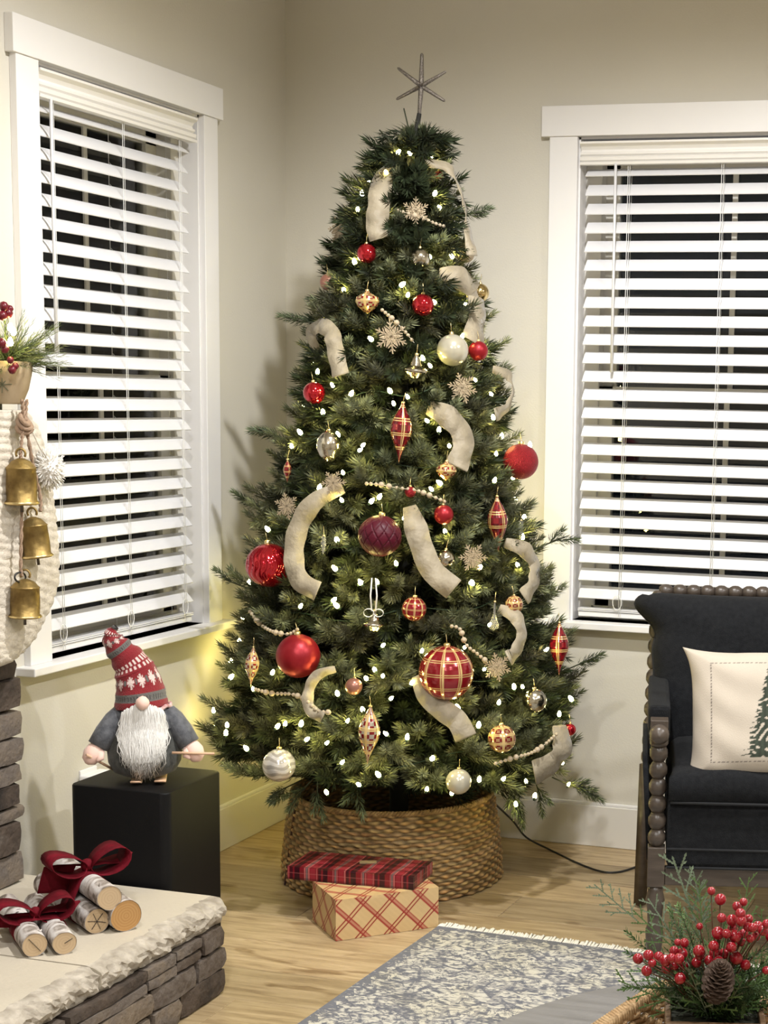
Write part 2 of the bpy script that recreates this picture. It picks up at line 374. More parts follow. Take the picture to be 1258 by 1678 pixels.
# ------------------------------------------------------------------ stone fireplace: hearth, stacked stones, mantel
def rock(sx, sy, sz, nx, ny, nz, amp, seed, rnd_=.18, freq=9.0):
    """a rounded rough block from a subdivided box surface"""
    r = np.random.default_rng(seed); idx = {}; V = []; F = []
    ph = r.uniform(0, 6.28, (6,)); kk = r.uniform(.6, 1.5, (6,)) * freq
    def vid(i, j, k):
        key = (i, j, k)
        if key not in idx:
            p = np.array([(i / nx - .5), (j / ny - .5), (k / nz - .5)]) * 2
            q = p * (1 - rnd_ * .5 * (np.roll(p, 1) ** 4 + np.roll(p, -1) ** 4) * np.array([min(1, sz / sx), min(1, sz / sy), .6]))
            w_ = q * np.array([sx, sy, sz]) / 2
            d = amp * np.array([math.sin(kk[0] * w_[1] * 3 + ph[0]) + math.sin(kk[1] * w_[2] * 7 + ph[1]), math.sin(kk[2] * w_[0] * 3 + ph[2]) + math.sin(kk[3] * w_[2] * 7 + ph[3]), math.sin(kk[4] * w_[0] * 2 + ph[4]) + math.sin(kk[5] * w_[1] * 2 + ph[5])]) * .5
            d += r.uniform(-1, 1, 3) * amp * .6
            idx[key] = len(V); V.append(w_ + d)
        return idx[key]
    for i in range(nx):
        for j in range(ny): F.append((vid(i, j, 0), vid(i, j + 1, 0), vid(i + 1, j + 1, 0), vid(i + 1, j, 0))); F.append((vid(i, j, nz), vid(i + 1, j, nz), vid(i + 1, j + 1, nz), vid(i, j + 1, nz)))
    for i in range(nx):
        for k in range(nz): F.append((vid(i, 0, k), vid(i + 1, 0, k), vid(i + 1, 0, k + 1), vid(i, 0, k + 1))); F.append((vid(i, ny, k), vid(i, ny, k + 1), vid(i + 1, ny, k + 1), vid(i + 1, ny, k)))
    for j in range(ny):
        for k in range(nz): F.append((vid(0, j, k), vid(0, j, k + 1), vid(0, j + 1, k + 1), vid(0, j + 1, k))); F.append((vid(nx, j, k), vid(nx, j + 1, k), vid(nx, j + 1, k + 1), vid(nx, j, k + 1)))
    return V, F
def rock_obj(name, c, size, div, amp, seed, m, parent, smooth=False, rnd_=.18):
    V, F = rock(*size, *div, amp, seed, rnd_); me = D.meshes.new(name); me.from_pydata([tuple(v) for v in V], [], F)
    if smooth: shade_auto(me, .7)
    o = link(name, me, m, parent); o.location = [float(v) for v in c]; return o
HZ = .222
fp = thing('fireplace', (0, 0, 0), 'stacked stone fireplace column and raised hearth with pale limestone slabs at the left edge', 'fireplace')
# cores
box('core', (.02, -3.0, 0), (.565, -1.515, HZ - .056), M_mortar, fp)
box('core', (.0, -3.0, HZ), (.085, -1.545, 1.30), M_mortar, fp)
# hearth front courses
sd = 11
zz = 0.0; hs = [.062, .052, .050]
for ci, h in enumerate(hs):
    y = -1.488 + rnd.uniform(-.004, .006)
    first = True
    while y > -2.75:
        L = rnd.uniform(.10, .30) if not first else [.20, .13, .10][ci]
        dep = .05 + rnd.uniform(0, .012); sd += 1
        sub = rnd.random() < .35 and not first and ci > 0
        if sub:
            for q in (0, 1): rock_obj('stone', (.562 + dep / 2, y - L / 2, zz + h * (.25 + .5 * q)), (dep, L - .006, h / 2 - .003), (2, 6, 2), .0022, sd * 7 + q, M_ledge, fp, True)
        else: rock_obj('stone', (.562 + dep / 2, y - L / 2, zz + h / 2), (dep, L - .006, h - .004), (2, 7, 3), .003, sd, M_ledge, fp, True)
        y -= L; first = False
    # end face towards the corner of the room
    x = .55
    while x > .06:
        L = min(rnd.uniform(.12, .25), x - .02); sd += 1
        rock_obj('stone', (x - L / 2, -1.508, zz + h / 2), (L - .006, .036, h - .004), (5, 2, 3), .0025, sd, M_ledge, fp, True); x -= L
    zz += h
# column
zz = HZ + .001
while zz < 1.285:
    h = min(rnd.choice([.034, .045, .055, .062, .075]), 1.292 - zz)
    y = -1.530 + rnd.uniform(-.012, .010)
    while y > -2.5:
        L = rnd.uniform(.12, .34); sd += 1; dep = .034 + rnd.uniform(0, .014)
        rock_obj('stone', (.072 + dep / 2, y - L / 2, zz + h / 2), (dep, L - .005, h - .004), (2, 6, 3), .003, sd, M_ledge, fp, True); y -= L
    L = .07 + rnd.uniform(-.01, .01); sd += 1
    rock_obj('stone', (.038, -1.5375 + rnd.uniform(-.003, .004), zz + h / 2), (L, .028, h - .004), (3, 2, 3), .002, sd, M_ledge, fp, True)
    zz += h
box('mantel_cap', (.0, -3.0, 1.292), (.124, -1.59, 1.3055), M_ledge, fp, bevel=.003)
box('mantel_shelf', (.0, -3.0, 1.306), (.128, -1.585, 1.342), mat('mantel_black', (.012, .011, .010), .5, bump=.3), fp, bevel=.003)
# hearth slabs with split front edges
def slab(y0, y1, x1, seed, side):
    ny, nz, nx = int(abs(y1 - y0) / .011), 7, 6
    r = np.random.default_rng(seed); th = .056; z1 = HZ; z0 = HZ - th
    def fx(j, k):
        t = k / nz; yv = y0 + (y1 - y0) * j / ny
        bulge = .016 * math.sin(PI * min(1, t * .85 + .05)) - .010 * t ** 3
        n = .0042 * math.sin(yv * 61 + t * 3) * math.sin(yv * 23 + t * 7 + seed) + r.uniform(-.0042, .0042) * (1 if 0 < k < nz else .5)
        return x1 - .022 + bulge + n
    V = []; F = []
    for j in range(ny + 1):
        yv = y0 + (y1 - y0) * j / ny
        for k in range(nz + 1): V.append((fx(j, k), yv + (r.uniform(-.003, .003) if 0 < j < ny else 0), z0 + th * k / nz + (r.uniform(-.003, .003) if 0 < k < nz else (r.uniform(-.006, 0) if k == nz else 0))))
    for j in range(ny):
        for k in range(nz): a = j * (nz + 1) + k; F.append((a, a + 1, a + nz + 2, a + nz + 1))
    # top: inner line
    b0 = len(V)
    for j in range(ny + 1): V.append((V[j * (nz + 1) + nz][0] - .014 - r.uniform(0, .012), V[j * (nz + 1) + nz][1], z1))
    nF = len(F)
    for j in range(ny): a = j * (nz + 1) + nz; F.append((a, b0 + j, b0 + j + 1, a + nz + 1))
    nF2 = len(F)
    c0 = len(V); V += [(.0, y0, z1), (.0, y1, z1), (.0, y0, z0), (.0, y1, z0)]
    F.append(tuple([c0] + [c0 + 1] + [b0 + j for j in range(ny, -1, -1)]))
    F.append(tuple([c0 + 2] + [j * (nz + 1) for j in range(ny + 1)] + [c0 + 3]))
    F.append(tuple([c0 + 2, c0, b0] + [k for k in range(nz, -1, -1)]))
    F.append(tuple([c0 + 3] + [ny * (nz + 1) + k for k in range(nz + 1)] + [b0 + ny, c0 + 1]))
    me = D.meshes.new('hearth_slab'); me.from_pydata(V, [], F); me.materials.append(M_slab); me.materials.append(M_slab_edge)
    mi = [1] * nF2 + [0] * (len(F) - nF2); me.polygons.foreach_set('material_index', mi)
    bm = bmesh.new(); bm.from_mesh(me); bmesh.ops.recalc_face_normals(bm, faces=bm.faces[:]); bm.to_mesh(me); bm.free()
    return link('hearth_slab', me, None, fp)
slab(-1.482, -1.974, .618, 3, 1); slab(-1.979, -2.9, .614, 5, 1)

# ------------------------------------------------------------------ area rug
def rug_mat():
    m, nt, b = newmat('rug_wool'); tc = N(nt, 'ShaderNodeTexCoord'); sp = N(nt, 'ShaderNodeSeparateXYZ'); nt.links.new(tc.outputs['Object'], sp.inputs[0])
    def noise(scale, s, det=3, dist=0., src=None):
        mp = N(nt, 'ShaderNodeMapping'); mp.inputs['Scale'].default_value = s; nt.links.new(src or tc.outputs['Object'], mp.inputs[0])
        n = N(nt, 'ShaderNodeTexNoise'); n.inputs['Scale'].default_value = scale; n.inputs['Detail'].default_value = det; n.inputs['Distortion'].default_value = dist; nt.links.new(mp.outputs[0], n.inputs[0]); return n.outputs[0]
    def M_(op, a, b_=None, c=None):
        n = N(nt, 'ShaderNodeMath', operation=op)
        for i, v in enumerate((a, b_, c)):
            if v is None: continue
            if isinstance(v, (int, float)): n.inputs[i].default_value = v
            else: nt.links.new(v, n.inputs[i])
        return n.outputs[0]
    base = noise(26, (1, 1.6, 1), 4, 1.6); swirl = noise(13, (1, 1, 1), 2, 3.0); wear = noise(60, (1, 3.5, 1), 2); yel = noise(5, (1, 1, 1), 2)
    vor = N(nt, 'ShaderNodeTexVoronoi', feature='DISTANCE_TO_EDGE'); vor.inputs['Scale'].default_value = 16; nt.links.new(tc.outputs['Object'], vor.inputs['Vector'])
    lines = M_('LESS_THAN', M_('ABSOLUTE', M_('SUBTRACT', swirl, .5)), .022)
    v2 = M_('LESS_THAN', vor.outputs['Distance'], .045)
    pat = M_('ADD', M_('MULTIPLY', base, 1.0), M_('MULTIPLY', M_('MAXIMUM', lines, M_('MULTIPLY', v2, .7)), -.16))
    pat = M_('ADD', pat, M_('MULTIPLY', M_('SUBTRACT', wear, .5), .55))
    col = ramp(nt, pat, [(.34, (.12, .125, .150)), (.43, (.225, .225, .235)), (.485, (.35, .34, .315)), (.55, (.53, .51, .45))])
    # border bands: X = distance from the long edge, Y = distance from the fringe end
    d = M_('MINIMUM', sp.outputs[0], M_('MULTIPLY', sp.outputs[1], -1))
    edge = M_('LESS_THAN', d, .022)
    zig = M_('ADD', .026, M_('MULTIPLY', M_('SINE', M_('MULTIPLY', M_('ADD', sp.outputs[0], sp.outputs[1]), 150)), .010))
    edge2 = M_('LESS_THAN', d, zig)
    band = M_('LESS_THAN', M_('ABSOLUTE', M_('SUBTRACT', M_('ABSOLUTE', M_('SUBTRACT', d, .30)), .035)), .004)
    mx = N(nt, 'ShaderNodeMix', data_type='RGBA'); nt.links.new(M_('MULTIPLY', edge2, M_('GREATER_THAN', wear, .42)), mx.inputs[0]); nt.links.new(col, mx.inputs[6]); mx.inputs[7].default_value = (.14, .145, .17, 1)
    m3 = N(nt, 'ShaderNodeMix', data_type='RGBA'); nt.links.new(M_('MULTIPLY', band, .6), m3.inputs[0]); nt.links.new(mx.outputs[2], m3.inputs[6]); m3.inputs[7].default_value = (.30, .29, .28, 1)
    m4 = N(nt, 'ShaderNodeMix', data_type='RGBA', blend_type='MULTIPLY'); nt.links.new(ramp(nt, yel, [(.5, (0, 0, 0)), (.62, (.8, .8, .8))]), m4.inputs[0]); nt.links.new(m3.outputs[2], m4.inputs[6]); m4.inputs[7].default_value = (1, .98, .90, 1)
    nt.links.new(m4.outputs[2], b.inputs['Base Color']); b.inputs['Roughness'].default_value = .95
    bp = N(nt, 'ShaderNodeBump'); bp.inputs['Strength'].default_value = .4; bp.inputs['Distance'].default_value = .003; nt.links.new(wear, bp.inputs['Height']); nt.links.new(bp.outputs[0], b.inputs['Normal'])
    return m
rug = thing('area_rug', (.893, -.905, 0), 'distressed blue-grey and cream patterned rug with white fringe at the far end', 'rug', rz=math.radians(-2.7))
MB().box((0, -2.3, .0005), (1.9, 0, .008)).build('pile', rug_mat(), rug, bevel=.002, seg=1)
V = []; T_ = []
mb = MB()
for i in range(430):
    x = i * 1.9 / 430 + rnd.uniform(-.001, .001); L = .026 + rnd.uniform(0, .008) + .004 * math.sin(i * .21); dx = rnd.uniform(-.004, .004); hgt = rnd.uniform(.002, .009)
    mb.tube([(x, -.004, .006), (x + dx * .5, L * .5, .004 + hgt), (x + dx, L, .003)], [.0025, .003, .0018], 4)
fr_ = mb.build('fringe', mat('cotton_fringe', (.78, .75, .66), .9), rug); fr_['kind'] = 'stuff'

# ------------------------------------------------------------------ black box stool / speaker beside the hearth
def rounded_box(a, b, r, n, m, name, parent=None):
    (x0, y0, z0), (x1, y1, z1) = a, b; pts = []
    for cx, cy, s in ((x1 - r, y1 - r, 0), (x0 + r, y1 - r, 1), (x0 + r, y0 + r, 2), (x1 - r, y0 + r, 3)):
        for i in range(n + 1): q = PI / 2 * (s + i / n); pts.append((cx + r * math.cos(q), cy + r * math.sin(q)))
    k = len(pts); e = .004
    rings = [(z0, 0), (z1 - e, 0), (z1 - e * .3, e * .3), (z1, e)]
    cx, cy = (x0 + x1) / 2, (y0 + y1) / 2; vs = []
    for z, ins in rings:
        for px, py in pts: vs.append((px - ins * np.sign(px - cx), py - ins * np.sign(py - cy), z))
    fs = [(j * k + i, j * k + (i + 1) % k, (j + 1) * k + (i + 1) % k, (j + 1) * k + i) for j in range(3) for i in range(k)] + [tuple(range(k))[::-1], tuple(range(3 * k, 4 * k))]
    me = D.meshes.new(name); me.from_pydata([tuple(map(float, v)) for v in vs], [], fs); shade_auto(me, .5)
    return link(name, me, m, parent)
SX = (.188, .448, -1.462, -1.208); SH = .445
sp_ = thing('black_cabinet', ((SX[0] + SX[1]) / 2, (SX[2] + SX[3]) / 2, 0), 'matte black cube-shaped speaker cabinet with rounded corners under the gnome', 'speaker')
hx, hy = (SX[1] - SX[0]) / 2, (SX[3] - SX[2]) / 2
rounded_box((-hx, -hy, .008), (hx, hy, SH), .022, 6, M_black, 'cabinet', sp_)
for a in (-1, 1):
    for c in (-1, 1): MB().lathe([(.014, 0), (.016, .008)], 12, Matrix.Translation((a * (hx - .03), c * (hy - .03), 0))).build('foot', M_black, sp_)
out_ = thing('wall_outlet', (0, -1.108, .335), 'white power outlet plate on the wall just behind the black cabinet', 'outlet')
box('cover_plate', (0, -.036, -.058), (.006, .036, .058), M_white, out_, bevel=.002); box('plug', (.006, -.045, .010), (.038, .045, .048), M_white, out_, bevel=.004)

# ------------------------------------------------------------------ gnome
def loft(rings, smooth=True):
    """rings: list of (center, xaxis, yaxis) -> closed tube mesh data with n points each"""
    pass
def felt(name, c, c2): return mat(name, c, .95, c2=c2, ns=70, bump=.3, bs=250, sheen=.25)
GX, GY, GZ = .322, -1.350, SH
fwd = Vector((CAM_C[0] - GX, CAM_C[1] - GY, 0)).normalized(); grz = math.atan2(fwd.y, fwd.x) + PI / 2   # local -Y looks at the room
gn = thing('plush_gnome', (GX, GY, GZ), 'plush gnome with a long white beard and a red patterned knit hat', 'gnome', rz=grz - .05)
M_fg = felt('grey_felt', (.060, .064, .075), (.125, .13, .145)); M_fd = felt('dark_grey_felt', (.040, .042, .040), (.085, .087, .08)); M_skin = mat('peach_plush', (.80, .55, .47), .8, sheen=.3, bump=.1)
M_tan = mat('light_wood', (.62, .40, .26), .6)
mb = MB(); prof = [(.0, .008), (.045, .010), (.072, .022), (.084, .045), (.086, .07), (.080, .10), (.070, .13), (.060, .155), (.052, .172), (.0, .18)]
mb.lathe(prof, 32, Matrix.Diagonal((1, .85, 1, 1)))
me = mb.mesh('body'); link('body', me, M_fd, gn)
MB().lathe([(.071, .126), (.0755, .130), (.066, .155), (.056, .176), (.03, .186)], 32, Matrix.Diagonal((1, .86, 1, 1)), close=False).build('collar', M_fg, gn)
for s in (-1, 1):
    sh = Vector((s * .052, -.005, .165)); el = Vector((s * .085, -.018, .118)); wr = Vector((s * .104, -.028, .088))
    MB().tube([sh, sh * .6 + el * .4, el, wr, wr + (wr - el) * .05], [.020, .026, .027, .025, .015], 14).build('sleeve', M_fg, gn)
    h = Vector((s * .112, -.034, .070)); d = (wr - el).normalized()
    hd = MB().tube([wr - d * .006, wr + d * .006, wr + d * .022, wr + d * .040, wr + d * .048], [.012, .020, .023, .017, .004], 14).tube([wr + d * .012 + Vector((-s * .012, -.006, 0)), wr + d * .030 + Vector((-s * .022, -.014, 0)), wr + d * .036 + Vector((-s * .018, -.018, 0))], [.010, .009, .003], 10).build('hand', M_skin, gn)
    # pole
    a = wr + d * .030 + Vector((0, -.020, .006)); b_ = Vector((s * .060, .02, .012)) if s < 0 else a + Vector((-.05, .01, .002))
    if s < 0: MB().tube([a + (a - b_) * .12, b_], .0032, 8).build('ski_pole', M_tan, gn)
    else: MB().tube([a + Vector((.042, -.004, .0)), a - Vector((.055, 0, -.004))], .0032, 8).build('ski_pole', M_tan, gn)
    m_ = MB(); L = .055
    pts = [(0, .05, .003), (0, -.03, .003), (0, -.062, .004), (0, -.078, .010)]
    x0 = s * .027 + .010
    for i in range(1): m_.strip([(x0 - .013, y_, z_) for _, y_, z_ in pts], [(x0 + .013 - (.006 if j == 3 else 0), y_, z_) for j, (_, y_, z_) in enumerate(pts)], .003)
    m_.build('ski', M_tan, gn)
# beard strands
mb = MB()
for i in range(900):
    u = rnd.uniform(-1, 1); lay = rnd.random(); L = (.152 - .062 * abs(u) ** 1.6) * rnd.uniform(.6, 1.12)
    x0 = u * .047; z0 = .196 - .020 * u * u - lay * .035; y0 = -.047 - .012 * (1 - u * u) - .006 * (1 - lay)
    pts = []; ph = rnd.uniform(0, 6.3); am = rnd.uniform(.003, .0095); sx = u * rnd.uniform(.010, .026) + rnd.uniform(-.006, .006)
    wd = rnd.uniform(.0006, .0016)
    for k in range(7):
        t = k / 6; z = z0 - L * t
        bodyr = np.interp(z, [.0, .045, .07, .10, .13, .17, .2], [.05, .084, .088, .083, .073, .056, .045])
        x = x0 + sx * t - u * .030 * t ** 2.5 + am * math.sin(ph + t * 7) * t * 1.5
        yb = -.85 * math.sqrt(max(.0004, bodyr ** 2 - min(x * x, bodyr ** 2 * .95)))
        y = min(y0 * (1 - t) + (yb - .006) * t, yb - .004) - .012 * lay * math.sin(PI * t) * .6 - .004 * (1 - lay)
        pts.append(Vector((x, y, z)))
    wds = [wd * (1 - .75 * (k / 6) ** 2) for k in range(7)]
    mb.strip([p - Vector((q, 0, 0)) for p, q in zip(pts, wds)], [p + Vector((q, .0005, 0)) for p, q in zip(pts, wds)], .0007)
o = mb.build('beard', mat('beard_wool', (.60, .59, .57), .8, c2=(.80, .79, .77), ns=90, stretch=(3, 3, .4)), gn); o['kind'] = 'stuff'
MB().lathe([(0, -.019), (.010, -.016), (.017, -.008), (.020, 0), (.017, .009), (.009, .016), (0, .019)], 18, Matrix.Translation((0, -.066, .196)) @ Matrix.Rotation(PI / 2, 4, 'Y') @ Matrix.Scale(.85, 4)).build('nose', M_skin, gn)
# knitted hat: centre line bends over, pattern in point colours
nu, nv = 150, 170
hp = [(-.006, 0, .176), (-.009, .002, .215), (-.016, .004, .25), (-.028, .004, .28), (-.047, .003, .305), (-.063, .002, .326), (-.071, .0, .342), (-.069, -.001, .356), (-.060, -.002, .368)]
hr = [.062, .056, .049, .041, .033, .027, .021, .013, .004]
tt = np.linspace(0, 1, nv); ts = np.linspace(0, 1, len(hp)); HPc = np.array(hp)
def smoothc(c): 
    y = np.interp(tt, ts, c); k = np.ones(15) / 15; yp = np.pad(y, 7, mode='reflect', reflect_type='odd'); return np.convolve(yp, k, 'valid')
cx_, cy_, cz_ = smoothc(HPc[:, 0]), smoothc(HPc[:, 1]), smoothc(HPc[:, 2]); rr_ = smoothc(np.array(hr))
V = []; Cc = []
red = np.array([.20, .006, .012]); gry = np.array([.115, .11, .105]); wht = np.array([.62, .50, .47])
for j in range(nv):
    t = tt[j]; a = np.array([cx_[min(j + 1, nv - 1)] - cx_[max(j - 1, 0)], cy_[min(j + 1, nv - 1)] - cy_[max(j - 1, 0)], cz_[min(j + 1, nv - 1)] - cz_[max(j - 1, 0)]]); a /= np.linalg.norm(a)
    xa = np.cross([0, 1, 0], a); xa /= np.linalg.norm(xa); ya = np.cross(a, xa)
    arc = t * 3.6
    for i in range(nu):
        q = 2 * PI * i / nu; rad = rr_[j] * (1 + .012 * math.sin(t * 70) + .02 * math.sin(q * 3 + t * 9)); wr_ = .0022 * math.sin(t * 46 + math.sin(q * 2)) * (t > .3)
        kn = .0006 * math.sin(q * 48) * math.sin(t * 400)
        p = np.array([cx_[j], cy_[j], cz_[j]]) + (xa * math.cos(q) + ya * math.sin(q) * .92) * (rad + wr_ + kn); V.append(p)
        # pattern bands along t
        b = t * 11.0; bi = b % 5.2; n_rep = 12 if t < .5 else 8; qq = (q / (2 * PI) * n_rep) % 1.0
        c = red
        if .55 < bi < 1.25: c = gry if not (abs(qq * 4 % 1 - .5) < .16 and .7 < bi < 1.1) else gry * .35
        elif 1.55 < bi < 3.3:
            dx, dz = (qq - .5) * 2.1, (bi - 2.4) * 1.15
            if (abs(dx) < .16 and abs(dz) < .75) or (abs(dz) < .2 and abs(dx) < .7) or (abs(abs(dx) - abs(dz)) < .12 and abs(dx) < .5) : c = wht
            if abs(dx) > .82 and abs(dz) < .35: c = gry * .9
        elif 3.75 < bi < 4.15 + .0:
            if abs(bi - (3.95 + .22 * (1 if (qq * 2 % 1) < .5 else -1))) < .17: c = wht
        elif 3.5 < bi < 4.5:
            if abs(bi - (4.0 + .3 * (1 if (qq * 2 % 1) < .5 else -1))) < .15: c = wht
        if t > .94: c = gry * .5
        Cc.append(c)
V = np.array(V); F = [(j * nu + i, j * nu + (i + 1) % nu, (j + 1) * nu + (i + 1) % nu, (j + 1) * nu + i) for j in range(nv - 1) for i in range(nu)]
link('hat', npmesh('hat', V, F, True, np.array(Cc)), attrmat('knit_wool', .9, sheen=.2, bump=.7, bs=320), gn)
# knitted brim trim
mb = MB(); mb.tube([(.0605 * math.cos(q), .002 + .0555 * math.sin(q), .178 + .003 * math.sin(q * 9)) for q in np.linspace(0, 2 * PI, 48)], .0045, 8, False); mb.build('hat_brim', felt('red_knit', (.30, .01, .02), (.7, .6, .58)), gn)

# ------------------------------------------------------------------ birch log bundles
def bark_mat():
    m, nt, b = newmat('birch_bark'); tc = N(nt, 'ShaderNodeTexCoord')
    def noise(scale, s, det=4, dist=0.):
        mp = N(nt, 'ShaderNodeMapping'); mp.inputs['Scale'].default_value = s; nt.links.new(tc.outputs['Object'], mp.inputs[0])
        n = N(nt, 'ShaderNodeTexNoise'); n.inputs['Scale'].default_value = scale; n.inputs['Detail'].default_value = det; n.inputs['Distortion'].default_value = dist; nt.links.new(mp.outputs[0], n.inputs[0]); return n.outputs[0]
    a = ramp(nt, noise(17, (1, 1, 1.3), 6, 1.), [(.38, (.16, .13, .105)), (.46, (.46, .41, .375)), (.55, (.66, .63, .61))])
    k = ramp(nt, noise(30, (1, 1, 3.0), 3, .5), [(.30, (.12, .10, .085)), (.38, (1, 1, 1))])
    mx = N(nt, 'ShaderNodeMix', data_type='RGBA', blend_type='MULTIPLY'); mx.inputs[0].default_value = 1; nt.links.new(a, mx.inputs[6]); nt.links.new(k, mx.inputs[7]); nt.links.new(mx.outputs[2], b.inputs['Base Color'])
    b.inputs['Roughness'].default_value = .75
    n = noise(60, (1, 1, 3), 4); bp = N(nt, 'ShaderNodeBump'); bp.inputs['Strength'].default_value = .5; bp.inputs['Distance'].default_value = .003; nt.links.new(n, bp.inputs['Height']); nt.links.new(bp.outputs[0], b.inputs['Normal'])
    return m
def cut_mat(name, c, c2):
    m, nt, b = newmat(name); tc = N(nt, 'ShaderNodeTexCoord'); mp = N(nt, 'ShaderNodeMapping'); mp.inputs['Scale'].default_value = (1, 1, 0); nt.links.new(tc.outputs['Object'], mp.inputs[0])
    wv = N(nt, 'ShaderNodeTexWave', wave_type='RINGS', rings_direction='SPHERICAL'); wv.inputs['Scale'].default_value = 55; wv.inputs['Distortion'].default_value = 2.5; wv.inputs['Detail'].default_value = 3; nt.links.new(mp.outputs[0], wv.inputs[0])
    nt.links.new(ramp(nt, wv.outputs[0], [(0, c2), (.6, c)]), b.inputs['Base Color']); b.inputs['Roughness'].default_value = .8; return m
M_bark = bark_mat(); M_cutA = cut_mat('pale_cut_wood', (.47, .345, .21), (.43, .31, .185)); M_cutB = cut_mat('orange_cut_wood', (.42, .235, .085), (.36, .19, .06))
def log(center, axis, r, L, label, mc, seed, crack):
    """center = centre of the visible sawn end, axis points from that end backwards"""
    axis = Vector(axis).normalized(); q = axis.to_track_quat('Z', 'X')
    o = thing('birch_log', center, label, 'log', 'birch logs on the hearth'); o.rotation_mode = 'QUATERNION'; o.rotation_quaternion = q
    rr = np.random.default_rng(seed); ph = rr.uniform(0, 6, 4); n = 28; m = 14
    def rad(a, t): return r * (1 + .02 * math.sin(2 * a + ph[0]) + .015 * math.sin(3 * a + ph[1] + t * 3) + .012 * math.sin(t * 9 + ph[2]) + rr.uniform(-.008, .008))
    V = []; F = []
    for j in range(m + 1):
        for i in range(n): a = 2 * PI * i / n; k = rad(a, j / m); V.append((k * math.cos(a), k * math.sin(a), L * j / m))
    for j in range(m):
        for i in range(n): F.append((j * n + i, j * n + (i + 1) % n, (j + 1) * n + (i + 1) % n, (j + 1) * n + i))
    me = D.meshes.new('bark'); me.from_pydata(V, [], F); me.polygons.foreach_set('use_smooth', [True] * len(F)); link('bark', me, M_bark, o)
    for z, nm in ((.0, 0), (L, 1)):
        pr = .985; vs = [(V[i + (0 if nm == 0 else m * n)][0] * pr, V[i + (0 if nm == 0 else m * n)][1] * pr, z + (.0012 if nm == 0 else -.0012)) for i in range(n)]
        me = D.meshes.new('cut_face'); me.from_pydata(vs + [(0, 0, z + (.0015 if nm == 0 else -.0015))], [], [(i, (i + 1) % n, n) for i in range(n)]); link('cut_face', me, mc, o)
    if crack:
        mb = MB(); 
        for a in crack: mb.box((-r * .014, 0, -.0004), (r * .014, r * .75, .0016), (Matrix.Rotation(a, 3, 'Z')))
        mb.build('crack', M_mortar, o)
    # curls of loose bark
    for k in range(3):
        mb = MB(); a = ph[3] + k * 2.1; z = L * (.05 + .3 * k) + .004; x, y = math.cos(a), math.sin(a)
        pts = [Vector((x * r * (1 + .18 * t * t), y * r * (1 + .18 * t * t), z)) + Vector((-y, x, 0)) * t * .006 for t in (0, .5, 1)]
        mb.strip(pts, [p + Vector((0, 0, .008)) for p in pts], .0005); mb.build('bark_curl', M_bark, o)
    return o
def Pz(px, py, z): return Vector(P(px, py, 'z', z))
rA, rB, rC, rD, rE = .026, .0265, .034, .0245, .0235
eA, eB, eC, eD, eE = Pz(180, 1472, HZ + .078), Pz(159, 1510, HZ + rB), Pz(207, 1501, HZ + rC), Pz(57, 1549, HZ + rD), Pz(106, 1546, HZ + rE)
dirA = (Pz(92, 1411, HZ + .078) - eA).normalized()
dirD = (Pz(8, 1478, HZ + .0245) - eD).normalized()
L1 = .33
log(eA, dirA, rA, L1, 'birch log on top of the larger bundle, pale sawn end', M_cutA, 1, [])
log(eB, dirA, rB, L1, 'lower left birch log of the larger bundle, with a radiating crack in its pale end', M_cutA, 2, [.3, 1.2, 2.2, 3.3, 4.3, 5.4])
log(eC, dirA, rC, L1, 'thick birch log with an orange sawn end, lower right of the larger bundle', M_cutB, 3, [])
log(eD, dirD, rD, .30, 'left birch log of the small bundle at the photo edge, end split by one crack', M_cutA, 4, [.9, 4.04])
log(eE, dirD, rE, .30, 'right birch log of the small bundle at the photo edge, orange sawn end', M_cutA, 5, [5.8])
